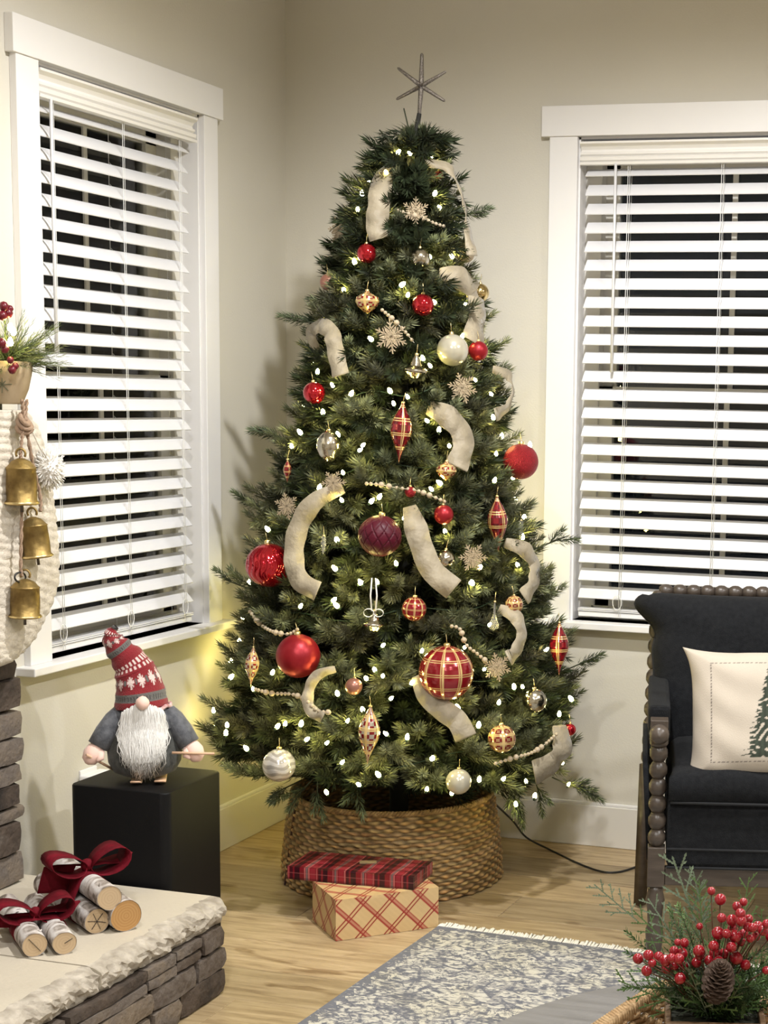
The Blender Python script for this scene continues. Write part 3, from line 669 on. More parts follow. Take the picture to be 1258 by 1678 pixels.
# velvet bows
def bow(center, ax, lab, sc, wrap_c, wrap_r, droop):
    """ax: ribbon running direction (across the logs), built from loops, knot, tails"""
    o = thing('velvet_bow', center, lab, 'bow'); ax = Vector(ax).normalized(); up = Vector((0, 0, 1)); sd_ = ax.cross(up)
    W = .034 * sc
    def pt(a, b, c): return ax * a * sc + up * b * sc + sd_ * c * sc
    for s in (-1, 1):
        pts = []
        for k in range(19):
            t = k / 18; a = 2 * PI * t
            pts.append((s * (.004 + .040 * (1 - math.cos(a)) / 1.0 * .95), .026 * math.sin(a) * (1 if s > 0 else .8) + .020 * (1 - math.cos(a)) / 2, .004 * math.sin(a * 2)))
        wv = [W * (.25 + .75 * math.sin(PI * k / 18) ** .5) for k in range(19)]
        mb = MB(); mb.strip([pt(*p) - sd_ * w_ for p, w_ in zip(pts, wv)], [pt(*p) + sd_ * w_ for p, w_ in zip(pts, wv)], .0014); mb.build('loop', M_red_v, o)
        if s > 0: pts = [(.004, .0, -.01), (.03, .002, -.018), (.055, -.002, -.022), (.078, .004, -.020), (.098, .012, -.016)]
        else: pts = [(-.004, .0, -.008), (-.024, .004, -.02), (-.044, .0, -.030), (-.052, -.025, -.034), (-.056, -.055, -.038)] if droop else [(-.004, 0, -.01), (-.03, -.002, -.02), (-.05, -.012, -.028), (-.06, -.024, -.03), (-.07, -.03, -.03)]
        wv = [W * .35, W * .8, W * .9, W * .85, W * (.12 if s > 0 else .9)]
        dirw = (sd_ * .8 + ax * .25) if s > 0 else (sd_ * .45 + ax * .9)
        mb = MB(); P_ = [pt(*p) for p in pts]
        # refine
        PP = []; WW = []
        for k in range(len(P_) - 1):
            for q in (0, .5): PP.append(P_[k].lerp(P_[k + 1], q)); WW.append(wv[k] * (1 - q) + wv[k + 1] * q)
        PP.append(P_[-1]); WW.append(wv[-1])
        mb.strip([p - dirw * w_ for p, w_ in zip(PP, WW)], [p + dirw * w_ for p, w_ in zip(PP, WW)], .0014); mb.build('tail', M_red_v, o)
    MB().lathe([(0, -.011 * sc), (.010 * sc, -.009 * sc), (.013 * sc, 0), (.010 * sc, .009 * sc), (0, .011 * sc)], 14, Matrix.Translation(pt(0, .004, 0)) @ sd_.to_track_quat('Z', 'X').to_matrix().to_4x4()).build('knot', M_red_v, o)
    # band wrapped around the bundle: outline of points around log axis
    mb = MB(); axis = dirA if droop else dirD; rel = [Vector(p) - Vector(center) for p in wrap_c]
    mb.strip([p - axis * W * .8 for p in rel], [p + axis * W * .8 for p in rel], .0014); mb.build('band', M_red_v, o)
    return o
def wrap(cs, rs, axis, s):
    """hull of circles across the axis at distance s behind the sawn ends"""
    axis = Vector(axis); h = axis.cross(Vector((0, 0, 1))).normalized(); v = h.cross(axis).normalized(); 
    if v.z < 0: v = -v
    base = cs[0] + axis * s; pts = []
    for k in range(49):
        a = 2 * PI * k / 48; dd = (math.cos(a), math.sin(a)); best = None
        for c, r in zip(cs, rs):
            rel = c - base; rel = rel - axis * rel.dot(axis); x, y = rel.dot(h), rel.dot(v); sup = x * dd[0] + y * dd[1] + r
            if best is None or sup > best[0]: best = (sup, x + r * dd[0], y + r * dd[1])
        pts.append(base + h * best[1] * 1.02 + v * best[2] * 1.02)
    return [Vector((p.x, p.y, max(p.z, HZ + .0015))) for p in pts]
w1 = wrap([eA, eB, eC], [rA + .001, rB + .001, rC + .001], dirA, .135)
c1 = eA + dirA * .135 + Vector((0, 0, rA + .010))
hA = dirA.cross(Vector((0, 0, 1))).normalized()
if (proj(c1 + hA * .05)[0] < proj(c1)[0]): hA = -hA
bow(c1, hA, 'large dark red velvet bow tied around the bigger birch bundle', 1.08, w1, 0, True)
w2 = wrap([eD, eE], [rD + .001, rE + .001], dirD, .11)
c2 = eD.lerp(eE, .4) + dirD * .11 + Vector((0, 0, rD + .008))
hD = dirD.cross(Vector((0, 0, 1))).normalized()
if (proj(c2 + hD * .05)[0] < proj(c2)[0]): hD = -hD
bow(c2, hD, 'small dark red velvet bow on the birch bundle at the photo edge', .95, w2, 0, False)

# ------------------------------------------------------------------ woven tree collar
TX, TY = .583, -.488
def collar():
    nT, nZ, rows, stakes = 640, 120, 24, 44
    V = []; C_ = []; r0, r1, h = .311, .281, .246
    base = np.array([.31, .195, .078]); 
    for side in (0, 1):
        for j in range(nZ + 1):
            t = j / nZ; z = .002 + h * t; row = t * rows; ri = int(min(row, rows - 1)); fr = row - ri
            rr = r0 + (r1 - r0) * t - .006 * math.sin(PI * t) * -1
            prs = .5 + .5 * math.sin(ri * 12.9898)
            for i in range(nT):
                a = 2 * PI * i / nT
                slant = a * stakes + (ri % 2) * PI + .9 * fr + .5 * math.sin(ri * 7.3)
                und = math.sin(slant); rowb = math.sin(PI * fr) ** .6
                b = .0030 * rowb * (1 + .25 * prs) + .0032 * und * (.4 + .6 * rowb)
                wob = .0018 * math.sin(a * 7 + ri) * math.sin(a * 3 + z * 20)
                rad = rr + (b + wob if side == 0 else -b - .008)
                V.append((rad * math.cos(a), rad * math.sin(a), z + .0018 * math.sin(slant * .5 + ri)))
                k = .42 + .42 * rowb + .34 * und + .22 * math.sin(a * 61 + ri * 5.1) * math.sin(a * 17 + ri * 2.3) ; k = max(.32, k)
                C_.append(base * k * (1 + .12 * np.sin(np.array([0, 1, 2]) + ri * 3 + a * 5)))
    n1 = (nZ + 1) * nT; F = []
    ii = np.arange(nT); 
    for side in (0, 1):
        for j in range(nZ):
            a = side * n1 + j * nT + ii; b = side * n1 + j * nT + (ii + 1) % nT; q = np.stack([a, b, b + nT, a + nT], 1)
            F.append(q if side == 0 else q[:, ::-1])
    a = nZ * nT + ii; b = nZ * nT + (ii + 1) % nT; F.append(np.stack([a, b, b + n1, a + n1], 1))
    a = ii; b = (ii + 1) % nT; F.append(np.stack([b, a, a + n1, b + n1], 1))
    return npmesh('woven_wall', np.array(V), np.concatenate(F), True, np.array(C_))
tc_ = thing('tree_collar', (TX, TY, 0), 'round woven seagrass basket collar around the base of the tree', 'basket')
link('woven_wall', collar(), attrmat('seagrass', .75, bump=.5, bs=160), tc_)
mb = MB()
for k in range(3):
    mb.tube([((.282 + .0045 * math.cos(q * 60 + k * 2.1)) * math.cos(q), (.282 + .0045 * math.cos(q * 60 + k * 2.1)) * math.sin(q), .246 + .0045 * math.sin(q * 60 + k * 2.1)) for q in np.linspace(0, 2 * PI, 720)], .0042, 6, False)
mb.build('braided_rim', mat('seagrass_rim', (.38, .25, .11), .75, c2=(.20, .12, .05), ns=60, bump=.4), tc_)
sa = math.atan2(P(497, 1380, 'z', .12)[1] - TY, P(497, 1380, 'z', .12)[0] - TX)
MB().tube([((.3165 + (.2865 - .3165) * t) * math.cos(sa + .035 * t), (.3165 + (.2865 - .3165) * t) * math.sin(sa + .035 * t), .004 + .243 * t) for t in np.linspace(0, 1, 12)], .0035, 6).build('seam_cord', mat('dark_seam', (.05, .02, .015), .9), tc_)

# ------------------------------------------------------------------ wrapped gifts
def gift(name, label, c, u, v, h, z0, colf, parts, sub=170):
    """c = corner, u,v = edge vectors (3D, horizontal)"""
    o = thing(name, (c[0], c[1], z0), label, 'gift box'); u = Vector((u[0], u[1], 0)); v = Vector((v[0], v[1], 0)); wv = Vector((0, 0, h))
    V = []; F = []; C_ = []
    faces = [(Vector((0, 0, 0)), u, wv, 0), (Vector((0, 0, 0)), v, wv, 1), (u, v, wv, 1), (v, u, wv, 0), (wv, u, v, 2), (Vector((0, 0, 0)), u, v, 2)]
    mid = (u + v + wv) / 2
    for fo, a, b, kind in faces:
        na = max(2, int(a.length / .0016)); nb = max(2, int(b.length / .0016)); n0 = len(V)
        nrm = a.cross(b).normalized(); sgn = 1 if nrm.dot(fo + (a + b) / 2 - mid) > 0 else -1
        for j in range(nb + 1):
            for i in range(na + 1):
                p = fo + a * (i / na) + b * (j / nb); s_, t_ = a.length * i / na, b.length * j / nb
                e = min(i, na - i) / na * min(j, nb - j) / nb
                wob = .0012 * math.sin(s_ * 47 + kind) * math.sin(t_ * 39 + kind * 2) * min(1, e * 40)
                p = p + nrm * sgn * wob
                V.append((p.x, p.y, p.z)); C_.append(colf(s_, t_, kind, a.length, b.length))
        for j in range(nb):
            for i in range(na):
                q = (n0 + j * (na + 1) + i, n0 + j * (na + 1) + i + 1, n0 + (j + 1) * (na + 1) + i + 1, n0 + (j + 1) * (na + 1) + i)
                F.append(q if sgn > 0 else q[::-1])
    link('wrapped_box', npmesh('wrapped_box', np.array(V), np.array(F), True, np.array(C_)), parts, o)
    return o
kr = np.array([.56, .40, .20]); rd = np.array([.26, .028, .02]); pk = np.array([.44, .20, .12])
def kraft(s, t, kind, A, B):
    if kind == 1: s = -s + .013
    if kind == 2: s, t = s, t + .003
    c = kr
    for sg, off in ((1, 0), (-1, .02)):
        k = ((s + sg * t) * .707 + off) % .0545
        if k < .0035 or .0095 < k < .0125: c = rd if sg == -1 else rd * 1.15
        elif k < .0095 and c is kr: c = pk if sg == 1 else kr * .9 + pk * .1
        elif (k * 400 % 1) < .3 and sg == 1 and c is kr: c = kr * .94
    return c
def tartan(s, t, kind, A, B):
    k = s % .078; c = np.array([.17, .008, .016])
    if k < .014: c = np.array([.030, .003, .008])
    elif .019 < k < .027: c = np.array([.045, .004, .010])
    elif .034 < k < .048: c = np.array([.24, .015, .028])
    elif .055 < k < .060: c = np.array([.15, .11, .11])
    if abs(k - .0305) < .0012 or abs(k - .052) < .0010 or abs(k - .063) < .001: c = np.array([.42, .12, .12])
    m = (t + .004) % .04
    if m < .010: c = c * .55
    if abs(m - .022) < .0009: c = c * .5 + np.array([.20, .06, .06])
    return c
M_paper = attrmat('wrapping_paper', .42, bump=.15, bs=60); M_paper2 = attrmat('glossy_paper', .3, bump=.1, bs=60)
g0 = P(550, 1543, 'z', .0); g1 = P(718, 1519, 'z', 0); g2 = P(492, 1505, 'z', 0)
gu = Vector(g1 - g0); gv = Vector(g2 - g0); gv = gv - gu * (gv.dot(gu) / gu.length_squared); gv = gv.normalized() * .188
gift('gift_box', 'tan paper gift with a diagonal red plaid print, under the flat red gift', g0, gu, gv, .106, .0095 * 0 + .001, kraft, M_paper)
b0 = P(677, 1459, 'z', .1075); b1 = P(470.7, 1440.6, 'z', .1075); b2 = P(724, 1428, 'z', .1075)
bu = Vector(b1 - b0); bv = Vector(b2 - b0); bv = bv - bu * (bv.dot(bu) / bu.length_squared); bv = bv.normalized() * .150
g_ = gift('gift_box', 'flat red tartan gift lying on top of the tan one', b0, bu, bv, .034, .1085, tartan, M_paper2)
tg = (Vector(P(603, 1412, 'z', .145)) - Vector((b0[0], b0[1], .1085)))
mt = MB(); uu = bu.normalized(); vv = bv.normalized()
R3 = Matrix((uu, vv, Vector((0, 0, 1)))).transposed()
mt.box((-.022, -.011, -.0002), (.022, .011, .0022), (Matrix.Rotation(.35, 3, 'Z') @ R3)); mt.v = [tuple(Vector(q) + Vector((tg.x, tg.y, .0345))) for q in mt.v]
mt.build('gift_tag', mat('tag_card', (.30, .22, .12), .6), g_)

# ------------------------------------------------------------------ spool armchair
CA = math.radians(15)
FC = P(1070, 1593, 'z', .008)
ch = thing('armchair', (FC[0], FC[1], .008), 'charcoal upholstered armchair with a spool-turned wooden frame, under the right window', 'armchair', rz=CA)
# local: +x along the front rail to the right, +y backwards, z up
def lz(px, py, ly=0.0):   # height of a pixel at local depth ly near the left post
    w_ = Vector((FC[0], FC[1], 0)) + Matrix.Rotation(CA, 3, 'Z') @ Vector((0, ly, 0)); return P(px, py, 'y', w_.y)[2] - .008
Wc, Dc = .70, .50
zs0 = lz(1090, 1420); zb0, zb1, za = lz(1070, 1450), lz(1070, 1385), lz(1070, 1181)
BOB = [(.0, .0), (.55, .0), (.72, .08), (.97, .30), (1.0, .5), (.97, .70), (.72, .92), (.55, 1.0), (.0, 1.0)]
def bobbin_mesh(r, h): return MB().lathe([(a * r, b * h) for a, b in BOB], 18).mesh('bobbin')
ps = .0205
for sx in (0, Wc):
    post = MB(); post.box((sx - ps, -ps, zb0), (sx + ps, ps, zb1)); post.build('leg_block', M_wood_dark, ch, bevel=.002)
    MB().lathe([(.010, 0), (.014, .012), (.012, .03), (.019, .06), (.022, .10), (.017, .125), (.019, zb0 - .06), (.023, zb0 - .035), (.018, zb0 - .012), (.018, zb0)], 20, Matrix.Translation((sx, 0, 0))).build('leg', M_wood_dark, ch)
    nb = 6; top = za - .055; bhh = (top - zb1) / nb; bm_ = bobbin_mesh(.0215, bhh * 1.005)
    for k in range(nb): o = link('bobbin', bm_, M_wood_dark, ch); o.location = (sx, 0, zb1 + bhh * k)
    # arm: square block with a domed nose, then a spool rail to the back
    MB().box((sx - .021, -.012, top + .010), (sx + .021, .034, za + .004)).build('arm_block', M_wood_dark, ch, bevel=.002)
    MB().lathe([(.0215, 0), (.0235, .008), (.0225, .025), (.016, .036), (0, .040)], 18, Matrix.Translation((sx, -.008, top + .028)) @ Matrix.Rotation(PI / 2, 4, 'X')).build('arm_knob', M_wood_dark, ch)
    MB().lathe([(.018, 0), (.022, .006), (.022, .018), (.016, .022)], 18, Matrix.Translation((sx, -.002, top - .004))).build('collar', M_wood_dark, ch)
    MB().box((sx - .026, .034, za - .055), (sx + .026, Dc - .02, za + .030)).build('arm_pad', M_uph, ch, bevel=.010)
    m2 = bobbin_mesh(.019, .036)
    for k in range(12):
        o = link('bobbin', m2, M_wood_dark, ch); o.location = (sx, .05 + k * .036, za - .075); o.rotation_euler = (-PI / 2, 0, 0)
# back legs / stiles, raked
def stile(sx, dx):
    b0, b1 = Vector((sx + dx, Dc + .03, 0)), Vector((sx + dx * .6, Dc - .02, .40)); b2 = Vector((sx + dx * .1, Dc + .085, .852))
    MB().tube([b0, b1], [.017, .024], 4).build('leg', M_wood_dark, ch)
    n = 11; d = (b2 - b1); q = d.to_track_quat('Z', 'X')
    mm = bobbin_mesh(.021, d.length / n)
    for k in range(n): o = link('bobbin', mm, M_wood_dark, ch); o.location = b1 + d * (k / n); o.rotation_mode = 'QUATERNION'; o.rotation_quaternion = q
    return b2
bL = stile(0, -.035); bR = stile(Wc, .035)
d = bR - bL; n = 19; q = d.to_track_quat('Z', 'X'); mm = bobbin_mesh(.019, d.length / n)
for k in range(n): o = link('bobbin', mm, M_wood_dark, ch); o.location = bL + d * (k / n) + Vector((0, 0, .0)); o.rotation_mode = 'QUATERNION'; o.rotation_quaternion = q
MB().box((ps, -.012, zb0 + .004), (Wc - ps, .012, zs0 - .001)).build('front_rail', M_wood_dark, ch, bevel=.002)
for sx in (0, Wc): MB().box((sx - .011, ps, zb0 + .004), (sx + .011, Dc, zb0 + .062)).build('side_rail', M_wood_dark, ch, bevel=.002)
MB().box((.02, Dc - .02, zb0 + .004), (Wc - .02, Dc + .005, zb0 + .062)).build('back_rail', M_wood_dark, ch, bevel=.002)
def cushion(name, c, size, nx=26, ny=26, puff=.02, M=None, corner=.0, parent=ch, m=M_uph, wr=.002, seed=1, col=None, er=.35, sag=None, wing=False, rc=0):
    """soft box: c centre, size; puffs on +-y (thickness axis = y)"""
    V = []; F = []; C_ = []; sx, sy, sz = size; r = np.random.default_rng(seed); ph = r.uniform(0, 6, 6)
    for side in (-1, 1):
        for j in range(ny + 1):
            for i in range(nx + 1):
                u, v = 2 * i / nx - 1, 2 * j / ny - 1
                e = (1 - abs(u) ** 4) * (1 - abs(v) ** 4); th_ = sy / 2 * (er + (1 - er) * max(0, 1 - (max(abs(u), abs(v))) ** 9)) + puff * max(0, e) ** .6
                ex = 1 + corner * (abs(u) * abs(v)) ** 6 - (.03 * (1 - v * v) if abs(u) > .5 else 0) * 0
                x = u * sx / 2 * (ex - .035 * (1 - abs(v) ** 3) * abs(u) ** 3); z = v * sz / 2 * (ex - .035 * (1 - abs(u) ** 3) * abs(v) ** 3)
                y = side * th_ + wr * (math.sin(u * 9 + v * 4 + ph[0]) * math.sin(v * 7 - u * 3 + ph[1]) + .6 * math.sin(u * 17 + ph[2] + v * 11) * (abs(u) ** 2))
                if abs(u) == 1 or abs(v) == 1: y = side * sy / 2 * .22 * (1 if er < .5 else er * 4)
                if sag: z += sag(u, v)
                V.append((x + c[0], y + c[1], z + c[2]))
                if col: C_.append(col(u, v, side))
    n1 = (nx + 1) * (ny + 1); W = nx + 1
    for s_ in (0, 1):
        for j in range(ny):
            for i in range(nx):
                a = s_ * n1 + j * W + i; q = (a, a + 1, a + W + 1, a + W); F.append(q if s_ == 0 else q[::-1])
    rim = [i for i in range(W)] + [j * W + nx for j in range(1, ny + 1)] + [ny * W + i for i in range(nx - 1, -1, -1)] + [j * W for j in range(ny - 1, 0, -1)]
    for k in range(len(rim)): a, b = rim[k], rim[(k + 1) % len(rim)]; F.append((b, a, a + n1, b + n1))
    V = np.array(V)
    if wing: V[:, 0] += np.array([np.sign(x) * (.030 * math.exp(-((z / (sz / 2) - .86) / .16) ** 2) - .022 * math.exp(-((z / (sz / 2) - .50) / .16) ** 2) - .020 / (1 + math.exp((z / (sz / 2) - .30) * 12))) * min(1, abs(x) / (sx / 2)) ** 4 for x, z in V[:, [0, 2]]])
    if rc: 
        for q in range(len(V)):
            u, v = (V[q, 0] - c[0]) / (sx / 2), (V[q, 2] - c[2]) / (sz / 2); kx = max(0, abs(u) - 1 + rc) / rc; kz = max(0, abs(v) - 1 + rc * sx / sz) / (rc * sx / sz); m_ = math.hypot(kx, kz)
            if kx > 0 and kz > 0 and m_ > 1e-6:
                f_c = max(kx, kz) / m_; V[q, 0] -= np.sign(u) * (1 - f_c) * kx * rc * sx / 2; V[q, 2] -= np.sign(v) * (1 - f_c) * kz * rc * sx / 2
    if M is not None: A = np.array(M); V = V @ A[:3, :3].T + A[:3, 3]
    o = link(name, npmesh(name, V, np.array(F), True, np.array(C_) if col else None), m, parent)
    rp = [tuple((V[a] + V[a + n1]) / 2) for a in rim] + [tuple((V[rim[0]] + V[rim[0] + n1]) / 2)]
    return o, rp
def piping(rp, parent, m, r=.0028, nm='piping'): MB().tube(rp, r, 6, False).build(nm, m, parent)
M_pipe = mat('dark_piping', (.010, .011, .013), .9)
# seat deck, seat cushion
zs1 = lz(1090, 1311); zs2 = lz(1090, 1262)
box('seat_base', (.024, -.018, zs0), (Wc - .024, Dc, zs1 - .002), M_uph, ch, bevel=.012)
MB().tube([(.024, -.018, lz(1090, 1389)), (Wc - .024, -.018, lz(1090, 1389))], .0032, 6).build('piping', M_pipe, ch)
MB().tube([(.024, -.019, zs0 + .002), (Wc - .024, -.019, zs0 + .002)], .0032, 6).build('piping', M_pipe, ch)
Mx = Matrix.Translation((Wc / 2, .215, (zs1 + zs2) / 2 - .003)) @ Matrix.Rotation(PI / 2, 4, 'X')
o, rp = cushion('seat_cushion', (0, 0, 0), (Wc - .050, zs2 - zs1 + .004, .50), puff=.012, M=Mx, er=.80, nx=30, ny=24)
MB().tube([(.03, -.030, zs1 + .0), (Wc - .03, -.030, zs1 + .0)], .0034, 6).build('piping', M_pipe, ch)
# side upholstery panel
for sx, s in ((0, -1), (Wc, 1)):
    MB().strip([(sx + s * .026, .05 + .42 * t, za - .10) for t in np.linspace(0, 1, 6)], [(sx + s * .010, .05 + .42 * t, zs0) for t in np.linspace(0, 1, 6)], .012).build('side_panel', M_uph, ch)
# tall back cushion with wing corners
th_b = math.radians(12)
zt = .832; zb_ = zs2 - .06; Hh = zt - zb_ + .03
Mb = Matrix.Translation((Wc / 2 , Dc - .065, zb_ + .0)) @ Matrix.Rotation(-th_b, 4, 'X') @ Matrix.Translation((0, 0, Hh / 2))
o, rp = cushion('back_cushion', (0, 0, 0), (Wc + .085, .10, Hh), puff=.030, M=Mb, corner=.0, er=.55, nx=44, ny=44, wr=.003, wing=True, rc=.09)
piping(rp, ch, M_pipe, .0042)
# lumbar pillow with printed fir tree
def tree_print(u, v, side):
    c = np.array([.47, .415, .345])
    if side > 0: return c
    x, y = u * 100, v * 100 + 8; x0_ = x; x = x + 11
    # stitched frame
    for a, b in ((abs(abs(x0_) - 76), abs(y - 8)), (abs(abs(y - 8) - 76), abs(x0_))):
        if a < 1.1 and b < 77 and (math.sin((x + y) * 1.3) > -.5): return np.array([.12, .10, .09])
    if -62 < y < 76:
        t = (76 - y) / 138; hw = 3 + 27 * t; row = (y * .125 + .012 * abs(x) + (.5 if x > 0 else 0)) % 1.0
        lim = hw * (.60 + .42 * (1 - row) ** .7) * (1 + .08 * math.sin(y * .9 + np.sign(x) * 2))
        if abs(x) < lim and (math.sin(x * .41 + 1 + 2 * math.sin(y * .13)) * math.sin(y * .33 - x * .17 + 2 * math.sin(x * .11 + y * .07)) < .66 or abs(x) < 2.5): return np.array([.022, .030, .020]) * (1 + .6 * math.sin(x * .5) ** 2)
    if abs(x) < 3 and -70 < y <= -62: return np.array([.03, .03, .025])
    return c
pc0 = Matrix.Rotation(CA, 3, 'Z')
pil = thing('throw_pillow', (0, 0, 0), 'cream throw pillow with a printed fir tree on the dark armchair', 'pillow')
pl = Vector((.292, .075, zs2 + .122))
Mp = Matrix.Translation(Vector((FC[0], FC[1], .008)) + pc0 @ pl) @ Matrix.Rotation(CA - .10, 4, 'Z') @ Matrix.Rotation(-math.radians(20), 4, 'X') @ Matrix.Rotation(math.radians(-3), 4, 'Y')
o, rp = cushion('cover', (0, 0, 0), (.44, .05, .315), puff=.048, M=Mp, corner=.075, rc=0, er=.25, nx=150, ny=150, wr=.0035, parent=pil, m=attrmat('linen', .9, bump=.3, bs=500), col=tree_print)
# ------------------------------------------------------------------ power cable
pts = [P(800, 1303, 'y', -.47), P(812, 1318, 'y', -.35), P(840, 1345, 'y', -.20), P(862, 1372, 'y', -.10), P(900, 1392, 'z', .004), P(950, 1416, 'z', .004), P(985, 1428, 'z', .004), P(1012, 1429, 'z', .004), P(1040, 1421, 'z', .004), P(1090, 1400, 'z', .004)]
def smooth_path(pts, n=6):
    pts = [Vector(p) for p in pts]; out = []
    for i in range(len(pts) - 1):
        p0, p1, p2, p3 = pts[max(i - 1, 0)], pts[i], pts[i + 1], pts[min(i + 2, len(pts) - 1)]
        for k in range(n):
            t = k / n; out.append(.5 * ((2 * p1) + (p2 - p0) * t + (2 * p0 - 5 * p1 + 4 * p2 - p3) * t * t + (3 * p1 - p0 - 3 * p2 + p3) * t ** 3))
    out.append(pts[-1]); return out
props(MB().tube(smooth_path(pts), .0030, 8).build('power_cord', M_cordb), 'thin black power cord running from the basket collar to behind the armchair', 'cord')

# ------------------------------------------------------------------ bells, stocking and planter hanging from the mantel
HX = .215                                              # distance of the hanging things from the wall
def H(px, py, x=HX): return Vector(P(px, py, 'x', x))
def bell(name, px, py0, py1, wpx, label, lean):
    t = H(px, py0); b_ = H(px, py1); h = (t - b_).length; r = wpx / 2 / F_PX * proj(t)[2]
    o = thing(name, b_, label, 'bell', 'brass cow bells on the jute rope'); o.rotation_euler = (0, lean, .4)
    sh = [(r * 1.02, 0), (r * 1.10, .003), (r * 1.10, h * .06), (r * .98, h * .10), (r * 1.0, h * .35), (r * .95, h * .76), (r * .99, h * .77), (r * .99, h * .785), (r * .93, h * .80), (r * .60, h * .93), (r * .22, h * .985), (0, h * 1.0)]
    inn = [(r * .9, .001), (r * .9, h * .7), (r * .5, h * .9), (0, h * .92)]
    MB().lathe(sh, 30, close=False).build('shell', M_gold, o); MB().lathe(inn, 24, close=False).build('inside', M_mortar, o)
    MB().lathe([(r * 1.12, .002), (r * 1.16, h * .03), (r * 1.10, h * .065)], 30, close=False).build('rim_band', M_cap, o)
    q = .011; MB().tube([(q * math.cos(a) * .9, 0, h * .985 + .010 + q * math.sin(a)) for a in np.linspace(-.6, PI + .6, 14)], .0026, 8).build('hanger_loop', M_gold, o)
    MB().tube([(0, 0, h * .5), (0, 0, -.016)], [.0022, .0034], 8).build('clapper', M_wood_dark, o)
    return o, h
bell('cow_bell', 36, 750, 827, 49, 'upper brass cow bell, largest and leftmost on the rope', 0.0)
bell('cow_bell', 62, 846, 914, 44, 'middle brass cow bell, hanging furthest to the right', -.10)
bell('cow_bell', 41, 948, 1012, 47, 'lowest brass cow bell on the rope, above the stone column', .03)
M_pot = mat('weathered_tan_metal', (.22, .155, .085), .55, c2=(.36, .28, .18), ns=14, bump=.3, bs=40)
def twist_rope(pts, r, m, name, parent=None):
    P_ = smooth_path(pts, 8); mb = MB()
    for s in range(2):
        q = [];
        for i, p in enumerate(P_):
            t = (P_[min(i + 1, len(P_) - 1)] - P_[max(i - 1, 0)]).normalized(); a = Vector((1, 0, 0)); a = (a - t * a.dot(t)).normalized(); b_ = t.cross(a); ph = i * .9 + s * PI
            q.append(p + (a * math.cos(ph) + b_ * math.sin(ph)) * r * .55)
        mb.tube(q, r * .62, 6)
    return mb.build(name, m, parent)
rp_ = thing('jute_rope', H(40, 700), 'brown jute rope with a thick knot that carries the three brass bells', 'rope')
rp_.location = (0, 0, 0)
twist_rope([H(36, 655), H(38, 672), H(40, 690)], .0045, M_rope, 'strand', rp_); twist_rope([H(44, 655), H(42, 675), H(42, 690)], .004, M_rope, 'strand', rp_)
kn = H(40, 694); mb = MB()
for k in range(3): mb.tube([kn + Vector((.009 * math.cos(a + k), .013 * math.cos(a), .011 * math.sin(a) - .010 + k * .009)) for a in np.linspace(0, 2 * PI, 16)], .0055, 8, False)
mb.build('knot', M_rope, rp_)
twist_rope([H(38, 700), H(36, 720), H(34, 742), H(34, 753)], .0035, M_rope, 'strand', rp_)
twist_rope([H(43, 700), H(50, 740), H(58, 780), H(66, 815), H(66, 838)], .004, M_rope, 'strand', rp_)
twist_rope([H(38, 700, HX - .03), H(37, 760, HX - .05), H(36, 830, HX - .012), H(35, 880, HX), H(34, 930), H(36, 944)], .0036, M_rope, 'strand', rp_)
MB().tube([H(33 + 9 * math.cos(a), 946 + 8 * math.sin(a)) for a in np.linspace(0, 2 * PI, 18)], .0022, 6, False).build('iron_ring', M_cordb, rp_)
# conical planter on the mantel corner
pc = H(14, 662, .155); pt_ = H(14, 592, .155); hp_ = (pt_ - pc).length
pot = thing('cone_planter', pc, 'tan tapered metal planter on the mantel corner holding greenery', 'planter')
r1 = 40 / F_PX * proj(pc)[2]
MB().lathe([(r1 * .54, 0), (r1 * .58, .004), (r1 * .80, hp_ * .35), (r1 * .93, hp_ * .7), (r1 * 1.0, hp_), (r1 * .95, hp_), (r1 * .86, hp_ * .6), (0, hp_ * .55)], 34).build('pot', M_pot, pot)
mb = MB(); yy = r1 * .92
for a0, L_ in ((0, .018), (.7, .02), (-.7, .02), (1.5, .02), (-1.5, .02), (2.4, .018), (-2.4, .018), (3.1, .018)):
    mb.box((-.0009, 0, 0), (.0009, L_, .0012), Matrix.Rotation(a0, 3, 'Z'))
dirc = Vector((CAM_C[0] - pc.x, CAM_C[1] - pc.y, 0)).normalized(); Mq = dirc.to_track_quat('Z', 'Y').to_matrix()
mb.v = [tuple(Mq @ Vector(v) + dirc * r1 * .84 + Vector((0, 0, hp_ * .45)) + dirc.cross(Vector((0, 0, 1))) * .012) for v in mb.v]; mb.build('embossed_star', mat('dark_patina', (.06, .06, .03), .7), pot)
